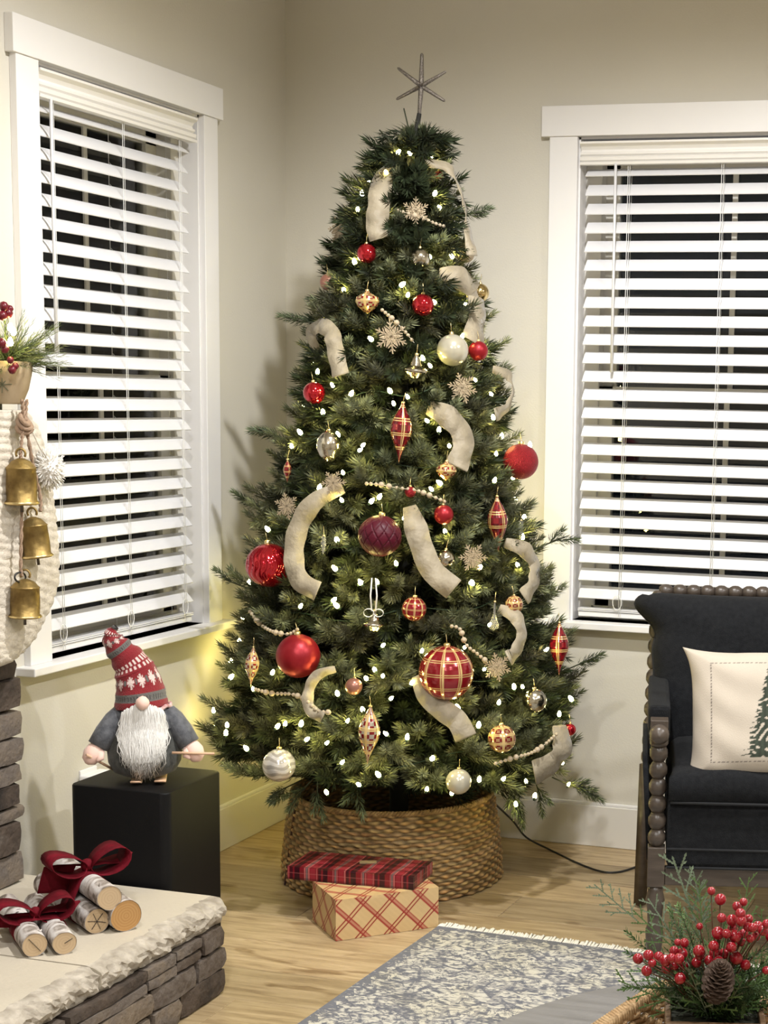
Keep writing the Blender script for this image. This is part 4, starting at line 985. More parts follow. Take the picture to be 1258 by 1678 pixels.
# stocking
def stocking():
    rows, cols = 150, 56
    yk = [672, 700, 740, 790, 850, 900, 950, 985, 1010, 1045, 1068, 1085, 1092]; xr = [40, 60, 74, 82, 90, 94, 95, 86, 74, 56, 36, 14, -5]; xl = [-60, -60, -62, -64, -66, -68, -70, -70, -70, -66, -60, -40, -12]
    V = []; F = []
    for j in range(rows + 1):
        py = 672 + 420 * j / rows; a, b = np.interp(py, yk, xl), np.interp(py, yk, xr)
        slope = np.interp(py, [672, 900, 1090], [0, .10, .55])
        th = .023 * min(1, .25 + (b - a) / 90)
        for i in range(cols):
            q = 2 * PI * i / cols; cx = (a + b) / 2; px = cx + (b - a) / 2 * math.cos(q)
            p = H(px, py, HX - .050); rowph = (py - slope * (px - cx)) / 13.5
            kn = .0038 * abs(math.sin(PI * rowph)) + .0014 * math.sin(px * .9 + 3 * math.floor(rowph))
            base_ = H(cx, py, HX - .050); out = (p - base_); 
            nrm = out.normalized() * abs(math.cos(q)) + Vector((1, 0, 0)) * math.sin(q)
            V.append(tuple(p + Vector((th * math.sin(q), 0, 0)) + nrm * kn))
    for j in range(rows):
        for i in range(cols): F.append((j * cols + i, (j + 1) * cols + i, (j + 1) * cols + (i + 1) % cols, j * cols + (i + 1) % cols))
    F2 = [tuple(range(cols)), tuple(range(rows * cols, (rows + 1) * cols))[::-1]]
    me = D.meshes.new('knit_body'); me.from_pydata(V, [], F + F2); me.polygons.foreach_set('use_smooth', [True] * len(me.polygons)); return me
stk = thing('knit_stocking', (0, 0, 0), 'cream chunky knit stocking with a pompom hanging from the mantel behind the bells', 'stocking')
M_knit = mat('cream_wool', (.46, .41, .335), .95, c2=(.62, .565, .48), ns=40, bump=.7, bs=170, sheen=.2)
link('knit_body', stocking(), M_knit, stk)
MB().tube([H(45, 690, HX - .02), H(66, 735, HX - .01), H(78, 752, HX - .005)], .0018, 6).build('pompom_cord', M_knit, stk)
pp = H(80, 768, HX - .012); rpp = 24 / F_PX * proj(pp)[2]; mb = MB()
for i in range(520):
    z = rnd.uniform(-1, 1); a = rnd.uniform(0, 2 * PI); k = math.sqrt(1 - z * z); dv = Vector((k * math.cos(a), k * math.sin(a), z * 1.45)); dv2 = (dv + Vector([rnd.uniform(-.25, .25) for _ in range(3)])) * rpp * rnd.uniform(.86, 1.04)
    s_ = Vector((-dv.y, dv.x, .1)).normalized() * .0028
    mb.strip([pp + dv * rpp * .35, pp + dv2], [pp + dv * rpp * .35 + s_, pp + dv2 + s_], .0015)
mb.lathe([(0, -rpp * .95), (rpp * .6, -rpp * .7), (rpp * .86, 0), (rpp * .6, rpp * .7), (0, rpp * .95)], 16, Matrix.Translation(pp))
mb.build('pompom', mat('white_yarn', (.74, .71, .66), .9, sheen=.3), stk)['kind'] = 'stuff'

# ------------------------------------------------------------------ greenery helpers
def rotm(d, roll):
    d = Vector(d).normalized(); q = d.to_track_quat('Z', 'X').to_matrix() @ Matrix.Rotation(roll, 3, 'Z'); return np.array(q)
def sprig(n, L, nl, nw, ang, seed, tipb=.6, taper=.35, curve=.15, stem=.0018):
    """bottle-brush sprig along +z; returns V, F(tri), shade"""
    r = np.random.default_rng(seed); V = []; F = []; C_ = []
    for s in range(3):
        a = 2 * PI * s / 3; V += [(stem * math.cos(a), stem * math.sin(a), 0)]; C_.append(.35)
    V.append((0, 0, L)); C_.append(.4); F += [(0, 1, 3), (1, 2, 3), (2, 0, 3)]
    for i in range(n):
        t = (i + .5) / n; z = L * (.02 + .98 * t); a = i * 2.39996 + r.uniform(-.3, .3); tilt = ang * (1 - tipb * t ** 3) * r.uniform(.8, 1.2); ln = nl * (1 - taper * t) * r.uniform(.75, 1.1)
        dx, dy, dz = math.sin(tilt) * math.cos(a), math.sin(tilt) * math.sin(a), math.cos(tilt); px, py = -math.sin(a), math.cos(a)
        b = np.array([0, 0, z]); m = b + np.array([dx, dy, dz]) * ln * .55; e = b + np.array([dx, dy, dz + curve]) * ln; w_ = nw / 2
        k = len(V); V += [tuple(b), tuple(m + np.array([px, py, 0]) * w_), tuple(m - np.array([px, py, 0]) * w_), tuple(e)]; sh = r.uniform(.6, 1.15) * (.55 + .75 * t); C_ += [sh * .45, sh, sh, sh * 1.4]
        F += [(k, k + 1, k + 2), (k + 1, k + 3, k + 2)]
    return np.array(V), np.array(F), np.array(C_)
def scatter(variants, items):
    """items: (variant, pos, dir, roll, scale, tint(3)) -> V, F, C"""
    Vs, Fs, Cs = [], [], []; off = 0
    for vi, pos, d, roll, sc, tint in items:
        v, f, c = variants[vi]; Vs.append(v @ rotm(d, roll).T * sc + np.array(pos)); Fs.append(f + off); Cs.append(c[:, None] * np.array(tint)[None, :]); off += len(v)
    return np.concatenate(Vs), np.concatenate(Fs), np.concatenate(Cs)
M_needle = attrmat('needles', .6, spec=.25)
M_berry = mat('red_berry', (.21, .003, .010), .22, coat=.35, c2=(.30, .007, .016), ns=20)
M_cone = mat('pine_cone', (.030, .018, .012), .8, c2=(.15, .098, .07), ns=90)

# greenery in the mantel planter
sv = [sprig(60, .06, .016, .0012, 1.0, 3), sprig(40, .10, .022, .0011, .7, 4), sprig(22, .09, .030, .0010, .6, 5)]
items = []; base = pc + Vector((0, 0, hp_ * .95))
side = dirc.cross(Vector((0, 0, 1)))
if proj(base + side)[0] < proj(base)[0]: side = -side
for i in range(190):
    u = rnd.uniform(-1, 1); d = side * u * 1.25 + Vector((0, 0, rnd.uniform(-.12, .95))) + dirc * rnd.uniform(-.5, .8)
    v = rnd.choice([0, 0, 1, 1, 2]); g = rnd.choice([(.13, .16, .055), (.10, .14, .06), (.15, .165, .075)])
    items.append((v, base + side * u * .022 + Vector((0, 0, rnd.uniform(-.01, .02))) + dirc * rnd.uniform(-.01, .02), d, rnd.uniform(0, 6), rnd.uniform(.75, 1.25), g))
for (dx, dz) in ((1.0, .05), (.95, -.08), (1.0, .3), (.8, .7), (.3, 1.)):
    d = side * dx + Vector((0, 0, dz)); items.append((2, base + d * .03, d, rnd.uniform(0, 6), .95, (.13, .13, .09)))
V, F, C_ = scatter(sv, items)
gsp = thing('greenery_spray', base, 'spray of mixed evergreen sprigs and dark red berries in the mantel planter', 'greenery')
V = V - np.array(base); o = link('evergreen_sprigs', npmesh('evergreen_sprigs', V, F, False, C_), M_needle, gsp); o['kind'] = 'stuff'
for (px, py, r) in ((6, 502, 8), (13, 513, 8), (4, 517, 8), (16, 506, 6), (20, 606, 7), (25, 600, 6), (3, 562, 8), (8, 572, 7), (17, 590, 6)):
    MB().lathe([(0, -1), (.6, -.8), (1, 0), (.6, .8), (0, 1)], 10, Matrix.Translation(Vector(P(px, py, 'x', .21)) - base) @ Matrix.Scale(r / F_PX * 3.6, 4)).build('berry', mat('dark_berry', (.12, .004, .012), .3) if 'dark_berry' not in D.materials else D.materials['dark_berry'], gsp)

# ------------------------------------------------------------------ the tree
ZT = [.20, .26, .34, .425, .50, .595, .75, .92, 1.04, 1.157, 1.33, 1.43, 1.53, 1.65, 1.77, 1.89, 1.94, 2.04, 2.10, 2.16]
RT = [.34, .42, .49, .515, .515, .490, .445, .395, .372, .335, .285, .266, .232, .190, .158, .118, .088, .034, .012, .006]
TRZ0 = .16
def tax(z): return np.array([.601 + max(0, z - 1.85) * .20, -.488 - (z - .2) * .004])
def trad(z): return float(np.interp(z, ZT, RT))
def cone(px, py, k=1.0):
    """first point along the measuring ray that lies on the tree's outer surface scaled by k"""
    r = ray(px, py); r = r / np.linalg.norm(r); best = None
    for t in np.arange(3.6, 5.2, .004):
        p = CAM_C + r * t; a = tax(p[2]); d = math.hypot(p[0] - a[0], p[1] - a[1]) - k * trad(p[2])
        if best is None or d < best[0] - 1e-5: best = (d, t)
        if d <= 0: break
    return Vector(CAM_C + r * best[1])
def outward(p):
    a = tax(p.z); v = Vector((p.x - a[0], p.y - a[1], 0)).normalized(); c = Vector(CAM_C) - p; c.z = 0; c.normalize(); return (v + c * 1.2).normalized()
def pxr(n, p): return n / F_PX * proj(p)[2]
clear = []                                   # (centre, outward, radius, length) zones kept free of needles
def keep(p, r, L=.16): clear.append((np.array(p), np.array(outward(p)), r, L))

tree = thing('christmas_tree', (tax(0)[0], tax(0)[1], 0), 'tall artificial green Christmas tree in the room corner, full of red and gold ornaments', 'christmas tree')
TO = np.array([tax(0)[0], tax(0)[1], 0.0])
M_trunk = mat('dark_trunk', (.012, .012, .010), .7)
MB().tube([(tax(z)[0] - TO[0], tax(z)[1] - TO[1], z) for z in (.02, .5, 1.2, 1.9, 2.12)], [.027, .027, .022, .014, .006], 14).build('trunk', M_trunk, tree)
for k in range(4):
    a = k * PI / 2 + .5; MB().tube([(0, 0, .16), (.06 * math.cos(a), .06 * math.sin(a), .10), (.22 * math.cos(a), .22 * math.sin(a), .012)], .010, 8).build('stand_leg', M_trunk, tree)

M_ribbon = mat('cream_linen_ribbon', (.22, .185, .125), .6, c2=(.36, .31, .22), ns=14, bump=.8, bs=70, sheen=.15)
# ---- ornaments -----------------------------------------------------------
def mirror(name, c, rough=.12, metal=1, **k): return mat(name, c, rough, metal, **k)
M_redg = mat('red_glass', (.42, .006, .016), .10, metal=.75, coat=.6); M_redm = mat('red_satin', (.24, .006, .014), .38, metal=.5, c2=(.32, .012, .018), ns=12, bump=.15, bs=90)
M_glit = mat('red_glitter', (.15, .004, .008), .35, metal=.6, c2=(.42, .02, .03), ns=420, bump=.9, bs=500)
M_bur = mat('burgundy_satin', (.055, .002, .010), .42, c2=(.085, .005, .016), ns=20, spec=.25)
M_silv = mat('mercury_glass', (.62, .58, .48), .18, metal=1, c2=(.36, .33, .26), ns=38, bump=.3, bs=60)
M_pearl = mat('pearl_glass', (.46, .43, .33), .22, metal=.35, coat=.5, c2=(.58, .55, .44), ns=6)
M_goldg = mat('gold_glass', (.66, .52, .26), .14, metal=1, c2=(.45, .34, .15), ns=30)
M_glitg = mat('champagne_glitter', (.26, .19, .115), .4, metal=.6, c2=(.62, .52, .36), ns=380, bump=.9, bs=420)
M_clear = mat('clear_glass', (.9, .9, .88), .04, trans=.9, ior=1.3)
M_attrg = attrmat('painted_glass', .18, metal=.35, coat=.5)
def grid_lathe(prof, colf, nu=96, nv=72, warp=None):
    pr = np.array(prof); s_ = np.concatenate([[0], np.cumsum(np.hypot(np.diff(pr[:, 0]), np.diff(pr[:, 1])))]); s_ /= s_[-1]
    V = []; C_ = []
    for j in range(nv + 1):
        t = j / nv; r = np.interp(t, s_, pr[:, 0]); z = np.interp(t, s_, pr[:, 1])
        for i in range(nu):
            a = 2 * PI * i / nu; k = warp(a, t) if warp else 1; V.append((r * math.cos(a) * k, r * math.sin(a) * k, z)); C_.append(colf(a, t, z) if colf else (1, 1, 1))
    F = [(j * nu + i, j * nu + (i + 1) % nu, (j + 1) * nu + (i + 1) % nu, (j + 1) * nu + i) for j in range(nv) for i in range(nu)]
    return np.array(V), np.array(F), np.array(C_)
def sph(n=24): return [(math.sin(PI * i / n), -math.cos(PI * i / n)) for i in range(n + 1)]
FIN = [(0, -2.95), (.07, -2.6), (.16, -2.2), (.34, -1.75), (.62, -1.15), (.88, -.5), (1, .05), (.95, .6), (.74, 1.2), (.48, 1.7), (.28, 2.05), (.16, 2.35), (.10, 2.55), (.0, 2.6)]
ONI = [(0, -1.05), (.10, -.95), (.35, -.82), (.80, -.45), (1.0, -.05), (.90, .30), (.55, .52), (.25, .68), (.14, .85), (.0, .88)]
EGG = [(0, -1.3), (.35, -1.18), (.72, -.8), (.95, -.25), (.98, .2), (.82, .7), (.5, 1.05), (.2, 1.22), (0, 1.25)]
R1, R2, GD, WH, DK = np.array([.24, .008, .014]), np.array([.10, .006, .010]), np.array([.72, .52, .22]), np.array([.80, .70, .55]), np.array([.05, .02, .012])
def plaid_col(base, nu_, nv_, gold=.05, dark=None):
    def f(a, t, z):
        x = (a / (2 * PI) * nu_) % 1; y = (t * nv_) % 1; c = base
        if dark is not None and (.36 < x < .72) != (.36 < y < .72): c = dark
        for q, o_ in ((x, .0), (x, .13), (y, .0), (y, .15)):
            if abs(q - o_) < gold or abs(q - o_ - 1) < gold: c = GD
        return c
    return f
def swirl_col(a, t, z): return np.array([.66, .63, .58]) if math.sin(t * 44 + 1.6 * math.sin(a * 2) + math.sin(a * 5 + t * 9)) > -.1 else np.array([.42, .39, .34])
NORN = 0
def ornament(name, px, py, rpx, kind, label, k=1.02, cat='ornament', group='Christmas tree ornaments', hang=True):
    p = cone(px, py, k); r = pxr(rpx, p); p = p + outward(p) * r * .35; r = pxr(rpx, p)
    global NORN; NORN += 1
    top = r; hb = None
    if kind in ('redg', 'redm', 'silv', 'pearl', 'glitr', 'bur', 'disco', 'rose', 'glitg', 'goldg'):
        warp = None; nu, nv = 40, 28; m = dict(redg=M_redg, redm=M_redm, silv=M_silv, pearl=M_pearl, glitr=M_glit, bur=M_bur, disco=M_silv, rose=D.materials.get('rose_satin') or mat('rose_satin', (.33, .15, .11), .3, metal=.5), glitg=M_glitg, goldg=M_goldg)[kind]
        if kind == 'bur':
            nu, nv = 180, 120; warp = lambda a, t: 1 + .065 * (1 - (abs(math.sin(a * 6 + t * 13)) ** .5 < .38 or abs(math.sin(a * 6 - t * 13)) ** .5 < .38) * 1.0) * math.sin(PI * t) - .02
        if kind == 'disco': nu, nv = 20, 14
        V, F, C_ = grid_lathe([(x * r, y * r) for x, y in sph()], None, nu, nv, warp); me = npmesh(name, V, F, kind != 'disco')
    elif kind == 'ribbed':
        m = M_redg; V, F, C_ = grid_lathe([(x * r, y * r) for x, y in sph()], None, 140, 48, lambda a, t: 1 + .045 * abs(math.sin(a * 9 + .9 * math.sin(t * 20))) ** .7 * math.sin(PI * t)); me = npmesh(name, V, F, True)
    elif kind in ('plaidball', 'goldplaid', 'swirl'):
        m = M_attrg; cf = dict(plaidball=plaid_col(R1, 9, 6, .045), goldplaid=plaid_col(np.array([.34, .19, .10]), 8, 5, .06, R1 * .8), swirl=swirl_col)[kind]
        V, F, C_ = grid_lathe([(x * r, y * r) for x, y in sph()], cf, 180, 120); me = npmesh(name, V, F, True, C_)
    elif kind in ('finial', 'finial_tan'):
        m = M_attrg; cf = plaid_col(R1, 4, 4.4, .035, R2 * 1.2) if kind == 'finial' else plaid_col(WH * .5, 5, 5, .05, R1 * .8)
        V, F, C_ = grid_lathe([(x * r, y * r) for x, y in FIN], cf, 110, 130); me = npmesh(name, V, F, True, C_); top = 2.55 * r
    elif kind in ('onion',):
        m = M_attrg; V, F, C_ = grid_lathe([(x * r, y * r) for x, y in ONI], plaid_col(np.array([.42, .32, .16]), 6, 4.2, .05, R1 * .9), 130, 90); me = npmesh(name, V, F, True, C_); top = .82 * r
    elif kind == 'egg':
        m = M_silv; V, F, C_ = grid_lathe([(x * r, y * r) for x, y in EGG], None, 40, 30); me = npmesh(name, V, F, True); top = 1.2 * r
    elif kind == 'golddisc':
        m = M_silv; V, F, C_ = grid_lathe([(0, -.75 * r), (.5 * r, -.6 * r), (.95 * r, -.15 * r), (1.0 * r, 0), (.9 * r, .1 * r), (.5 * r, .35 * r), (.3 * r, .9 * r), (.12 * r, 1.2 * r), (0, 1.25 * r)], None, 40, 40); me = npmesh(name, V, F, True); top = 1.2 * r
    elif kind == 'drop':
        m = M_clear; V, F, C_ = grid_lathe([(0, -1.0 * r), (.8 * r, -.6 * r), (1.0 * r, 0), (.6 * r, .9 * r), (.22 * r, 2.0 * r), (.12 * r, 4.2 * r), (0, 4.4 * r)], None, 24, 30); me = npmesh(name, V, F, True); top = 4.3 * r
    elif kind == 'icicle':
        m = M_clear; V, F, C_ = grid_lathe([(0, -4 * r), (.5 * r, -2.8 * r), (.75 * r, -1 * r), (1.0 * r, .4 * r), (.8 * r, 2.2 * r), (.9 * r, 3.5 * r), (0, 3.8 * r)], None, 16, 40, lambda a, t: 1 + .18 * math.sin(a * 3 + t * 30)); me = npmesh(name, V, F, True); top = 3.7 * r
    o = link(name, me, m); o.location = p; props(o, label, cat, group); o.rotation_euler = (rnd.uniform(-.08, .08), rnd.uniform(-.08, .08), rnd.uniform(0, 6.28))
    if hang:
        cr = max(.0035, min(r * .16, .008))
        cp = MB().lathe([(cr, 0), (cr * 1.05, cr * .9), (cr * .8, cr * 1.1), (0, cr * 1.1)], 12, Matrix.Translation((0, 0, top * .975)), close=False).build('cap', M_cap, o)
        MB().tube([(0, 0, top + cr), (0, .001, top + cr + .008), (.001, .004, top + cr + .022)], .0007, 5).build('hanger_wire', M_cap, o)
    keep(p, r * (.95 if r > .02 else 1.1)); return o
ORN = [('ball_ornament', 602, 416, 16, 'redg', 'glossy red ball high on the left, below the top ribbon'),
 ('ball_ornament', 687, 424, 17, 'disco', 'small silver mirrored ball in the upper middle of the tree'),
 ('onion_ornament', 603, 494, 20, 'onion', 'flattened plaid onion ornament in the upper left of the tree'),
 ('ball_ornament', 692, 500, 18, 'redg', 'glossy red ball in the upper centre, left of the upper right ribbon'),
 ('ball_ornament', 717, 287, 7, 'redm', 'tiny red ball just below the tree top'),
 ('ball_ornament', 739, 574, 26, 'pearl', 'large pearly white glass ball right of centre, beside a red one'),
 ('ball_ornament', 781, 575, 16, 'redm', 'red ball directly right of the pearly white ball'),
 ('ball_ornament', 517, 644, 18, 'redg', 'glossy red ball on the left edge at the tree middle'),
 ('bell_ornament', 680, 607, 21, 'golddisc', 'silver-gold flared bell ornament near the tree centre, above the tall finial'),
 ('finial_ornament', 657, 706, 18, 'finial', 'tall pointed red plaid finial in the centre of the tree'),
 ('egg_ornament', 541, 731, 21, 'egg', 'antique silver egg-shaped ornament left of centre'),
 ('onion_ornament', 730, 770, 17, 'onion', 'small plaid onion ornament below the yellow-lit ribbon'),
 ('ball_ornament', 847, 756, 29, 'glitr', 'red glitter ball at the right edge, half hidden in needles'),
 ('finial_ornament', 813, 856, 17, 'finial', 'pointed red plaid finial on the right side of the tree'),
 ('ball_ornament', 726, 843, 16, 'redm', 'small matte red ball beside the crinkled hanging ribbon'),
 ('ball_ornament', 623, 877, 34, 'bur', 'large burgundy quilted ball just left of centre'),
 ('ball_ornament', 446, 925, 36, 'ribbed', 'large shiny red ribbed ball at the far left'),
 ('ball_ornament', 729, 915, 15, 'disco', 'small silver mirrored ball right of the crinkled hanging ribbon'),
 ('ball_ornament', 678, 997, 20, 'plaidball', 'small red plaid ball above the large plaid one'),
 ('bell_ornament', 613, 1022, 18, 'golddisc', 'silver bell ornament with a white bow in the lower middle'),
 ('drop_ornament', 808, 1024, 9, 'drop', 'clear glass teardrop on the right, beside a curled ribbon'),
 ('ball_ornament', 840, 990, 15, 'goldplaid', 'plaid ball under the right ribbon, half hidden'),
 ('ball_ornament', 492, 1073, 36, 'redm', 'large satin red ball at the lower left'),
 ('ball_ornament', 729, 1100, 45, 'plaidball', 'largest red ball with a gold plaid grid, lower right of centre'),
 ('finial_ornament', 913, 1060, 16, 'finial', 'pointed red plaid finial at the far right edge'),
 ('finial_ornament', 415, 1090, 12, 'finial_tan', 'red and tan plaid finial at the lower left edge'),
 ('finial_ornament', 605, 1201, 18, 'finial_tan', 'tan and red checked finial at the bottom centre'),
 ('ball_ornament', 820, 1209, 23, 'goldplaid', 'gold and red plaid ball at the lower right'),
 ('ball_ornament', 460, 1252, 27, 'swirl', 'white swirled ball hanging lowest at the left'),
 ('ball_ornament', 750, 1279, 21, 'pearl', 'cream pearl ball hanging over the collar rim'),
 ('ball_ornament', 873, 1147, 20, 'silv', 'silver mercury ball at the lower right, by the bead string'),
 ('finial_ornament', 472, 771, 7, 'finial', 'smallest red finial on the left edge of the tree'),
 ('ball_ornament', 580, 1124, 14, 'rose', 'dusty rose ball at the lower left centre'),
 ('ball_ornament', 541, 463, 14, 'rose', 'brown rose ball on the upper left edge'),
 ('ball_ornament', 783, 480, 15, 'goldg', 'champagne ball behind the upper right ribbon'),
 ('ball_ornament', 758, 415, 16, 'glitg', 'champagne glitter ball at the upper right edge'),
 ('icicle_ornament', 530, 893, 4, 'icicle', 'thin clear icicle inside the curve of the long left ribbon'),
 ('icicle_ornament', 852, 868, 4, 'icicle', 'thin clear icicle at the right edge above the ribbon'),
 ('ball_ornament', 672, 806, 9, 'glitr', 'tiny red ball under the middle bead string'),
 ('ball_ornament', 932, 1195, 10, 'redg', 'small red ball at the lower right edge')]
for a in ORN: ornament(*a)
# white bow above the lower bell
p = cone(613, 1000, 1.03) + outward(cone(613, 1000)) * .02
bw = thing('white_bow', p, 'small sheer white bow above the silver bell ornament', 'bow')
M_sheer = mat('white_satin', (.74, .72, .66), .5, sheen=.3)
sdv = outward(p).cross(Vector((0, 0, 1))).normalized()
for s in (-1, 1):
    pts = [sdv * s * .020 * (1 - math.cos(a)) / 1.6 + Vector((0, 0, .010 * math.sin(a) - .004)) for a in np.linspace(0, 2 * PI, 14)]
    MB().strip([q - outward(p) * .007 for q in pts], [q + outward(p) * .007 for q in pts], .0008).build('loop', M_sheer, bw)
    MB().strip([Vector((0, 0, .0)) + sdv * s * .003, sdv * s * .006 + Vector((0, 0, .04)), sdv * s * .003 + Vector((0, 0, .085))], [sdv * s * .007, sdv * s * .010 + Vector((0, 0, .04)), sdv * s * .006 + Vector((0, 0, .085))], .0006).build('tail', M_sheer, bw)
keep(p, .03)
# snowflakes
def snowflake(px, py, rpx, label, tilt, dim=1):
    p = cone(px, py, 1.03); p = p + outward(p) * .012; r = pxr(rpx * 1.12, p)
    mb = MB()
    for k in range(6):
        a = k * PI / 3; R_ = Matrix.Rotation(a, 3, 'Z')
        for (x0, y0, x1, y1, w_) in ((0, 0, 0, 1, .055), (0, .42, .24, .66, .045), (0, .42, -.24, .66, .045), (0, .68, .17, .86, .04), (0, .68, -.17, .86, .04), (0, .2, .2, .36, .05), (0, .2, -.2, .36, .05)):
            d = Vector((x1 - x0, y1 - y0, 0)); L = d.length; d.normalize(); nn = Vector((-d.y, d.x, 0)); a0, a1 = Vector((x0, y0, 0)), Vector((x1, y1, 0)); h = Vector((0, 0, .05))
            vs = [a0 - nn * w_ - h, a1 - nn * w_ * .7 - h, a1 + nn * w_ * .7 - h, a0 + nn * w_ - h, a0 - nn * w_ + h, a1 - nn * w_ * .7 + h, a1 + nn * w_ * .7 + h, a0 + nn * w_ + h]
            mb.add([R_ @ v * r for v in vs], [(0, 3, 2, 1), (4, 5, 6, 7), (0, 1, 5, 4), (1, 2, 6, 5), (2, 3, 7, 6), (3, 0, 4, 7)])
    for k in range(6):
        R_ = Matrix.Rotation(k * PI / 3 + PI / 6, 3, 'Z'); mb.add([R_ @ Vector(v) * r for v in ((-.07, 0, -.03), (.07, 0, -.03), (.11, .42, -.03), (0, .72, -.03), (-.11, .42, -.03), (-.07, 0, .07), (.07, 0, .07), (.11, .42, .07), (0, .72, .07), (-.11, .42, .07))], [(4, 3, 2, 1, 0), (5, 6, 7, 8, 9), (0, 1, 6, 5), (1, 2, 7, 6), (2, 3, 8, 7), (3, 4, 9, 8), (4, 0, 5, 9)])
    o = mb.build('snowflake_ornament', M_glitg if dim else D.materials.get('wood_snow') or mat('wood_snow', (.30, .24, .16), .7))
    o.rotation_mode = 'QUATERNION'; o.rotation_quaternion = outward(p).to_track_quat('Z', 'Y') @ Matrix.Rotation(tilt, 3, 'Z').to_quaternion(); o.location = p
    props(o, label, 'ornament', 'glitter snowflakes on the tree'); keep(p, r * .85, .13)
snowflake(641, 552, 25, 'champagne glitter snowflake in the upper left centre of the tree', .1)
snowflake(755, 636, 23, 'champagne glitter snowflake right of centre, below the pearly ball', .3)
snowflake(773, 913, 22, 'champagne glitter snowflake on the right, above a light', .5)
snowflake(812, 1092, 22, 'champagne glitter snowflake right of the largest plaid ball', .2)
snowflake(680, 347, 21, 'gold snowflake near the tree top between the two ribbons', .0)
snowflake(560, 378, 20, 'pale wooden snowflake on the upper left edge', .4, 0)
snowflake(548, 791, 19, 'wooden snowflake above the long left ribbon', .6, 0)
snowflake(473, 829, 20, 'wooden snowflake at the left edge beside the long ribbon', .2, 0)
# ribbons
def ribbon(pts, wpx, label, twist=0, k=1.04, lift=.012, ends='v'):
    """pts: [(px,py[,k])] centre line; the band faces outward, turned by twist"""
    P_ = []
    for q in pts:
        p = cone(q[0], q[1], q[2] if len(q) > 2 else k); P_.append(p + outward(p) * (lift if len(P_) > 0 else -.015))
    P_ = smooth_path(P_, 8); n = len(P_); L = []; R_ = []
    for i, p in enumerate(P_):
        t = (P_[min(i + 1, n - 1)] - P_[max(i - 1, 0)]).normalized(); o_ = outward(p); sdw = t.cross(o_).normalized(); tw = twist * math.sin(PI * i / (n - 1)) + .10 * math.sin(i * .55)
        ww = wpx / 2 / F_PX * proj(p)[2] * (.55 + .45 * min(1, 4 * i / n)) * 1.08; sdw = (sdw * math.cos(tw) + o_ * math.sin(tw)); bow_ = o_ * .004 * math.sin(i * .9)
        L.append(p - sdw * ww + bow_); R_.append(p + sdw * ww - bow_)
        if i % 5 == 2: keep(p, ww * .8, .11)
    mb = MB(); mb.strip(L, R_, .0012); o = mb.build('ribbon', M_ribbon); 
    # notched end
    props(o, label, 'ribbon', 'cream ribbons on the tree'); return o
ribbon([(640, 265), (628, 300), (622, 340), (619, 368), (624, 392)], 34, 'cream ribbon hanging at the left just under the tree top', .3)
ribbon([(698, 266), (722, 276), (742, 310), (752, 348), (758, 385), (765, 420)], 20, 'narrow edge-on cream ribbon running down the upper right side', .8, 1.25, .03)
ribbon([(722, 450), (748, 455), (772, 478), (778, 515), (772, 560)], 36, 'wide cream ribbon on the upper right edge of the tree', .2)
ribbon([(512, 572), (514, 548), (528, 534), (545, 545), (552, 575), (560, 615)], 26, 'looped cream ribbon on the upper left edge of the tree', .5)
ribbon([(812, 605), (828, 615), (836, 640), (826, 668), (808, 680)], 20, 'small curled cream ribbon on the right edge at mid height', .7)
ribbon([(702, 668), (728, 680), (752, 705), (757, 732), (746, 765)], 36, 'cream ribbon lit yellow from behind, right of the tall finial', .3)
ribbon([(560, 800), (520, 820), (494, 858), (484, 905), (492, 948), (522, 968)], 30, 'long cream ribbon curving down the left side next to the ribbed ball', .4)
ribbon([(671, 830), (680, 862), (692, 900), (708, 935), (742, 965)], 36, 'crinkled cream ribbon hanging right of the burgundy ball', .2)
ribbon([(830, 890), (856, 900), (872, 925), (870, 955), (855, 978)], 26, 'cream ribbon curling at the right edge below the plaid finial', .4)
ribbon([(820, 998), (842, 1010), (852, 1038), (842, 1066), (830, 1078)], 24, 'curled cream ribbon right of the glass teardrop', .5)
ribbon([(548, 1098), (522, 1105), (508, 1130), (508, 1158), (530, 1175)], 18, 'thin cream ribbon looping below the satin red ball', .6)
ribbon([(684, 1108), (698, 1135), (722, 1160), (748, 1180), (762, 1208)], 34, 'cream ribbon below the largest plaid ball', .2)
ribbon([(920, 1190), (918, 1222), (902, 1248), (872, 1265)], 38, 'wide cream ribbon at the lower right edge', .3)
# wooden bead strings
M_bead = mat('wood_beads', (.44, .36, .25), .6)
bme = MB().lathe([(0, -1), (.55, -.82), (.98, -.25), (.98, .25), (.55, .82), (0, 1)], 12).mesh('bead')
def beads(pts, label):
    P_ = smooth_path([cone(a, b, 1.03) + outward(cone(a, b, 1.03)) * .012 for a, b in pts], 10)
    o = thing('bead_garland', P_[0], label, 'garland', 'wooden bead strings on the tree')
    MB().tube([p - P_[0] for p in P_], .0008, 5).build('string', M_string, o)
    d = 0; k = 0; nxt = 0
    for i in range(1, len(P_)):
        d += (P_[i] - P_[i - 1]).length
        if d >= nxt:
            big = (k % 7) in (3, 4); r = .0078 if big else .0050; b = link('bead', bme, M_bead, o); b.location = P_[i] - P_[0]; b.scale = (r, r, r); k += 1; nxt = d + r * 2.1
            if k % 4 == 0: keep(P_[i], .012, .09)
beads([(600, 792), (625, 794), (650, 799), (680, 803), (705, 812), (728, 822)], 'wooden bead string across the middle of the tree')
beads([(412, 1000), (430, 1022), (450, 1034), (475, 1038), (490, 1030)], 'wooden bead string above the satin red ball at the left')
beads([(420, 1128), (448, 1135), (478, 1136), (500, 1144), (520, 1162), (540, 1166)], 'wooden bead string at the lower left beneath the satin red ball')
beads([(738, 1025), (752, 1030), (762, 1055), (780, 1070), (798, 1085)], 'wooden bead string right above the largest plaid ball')
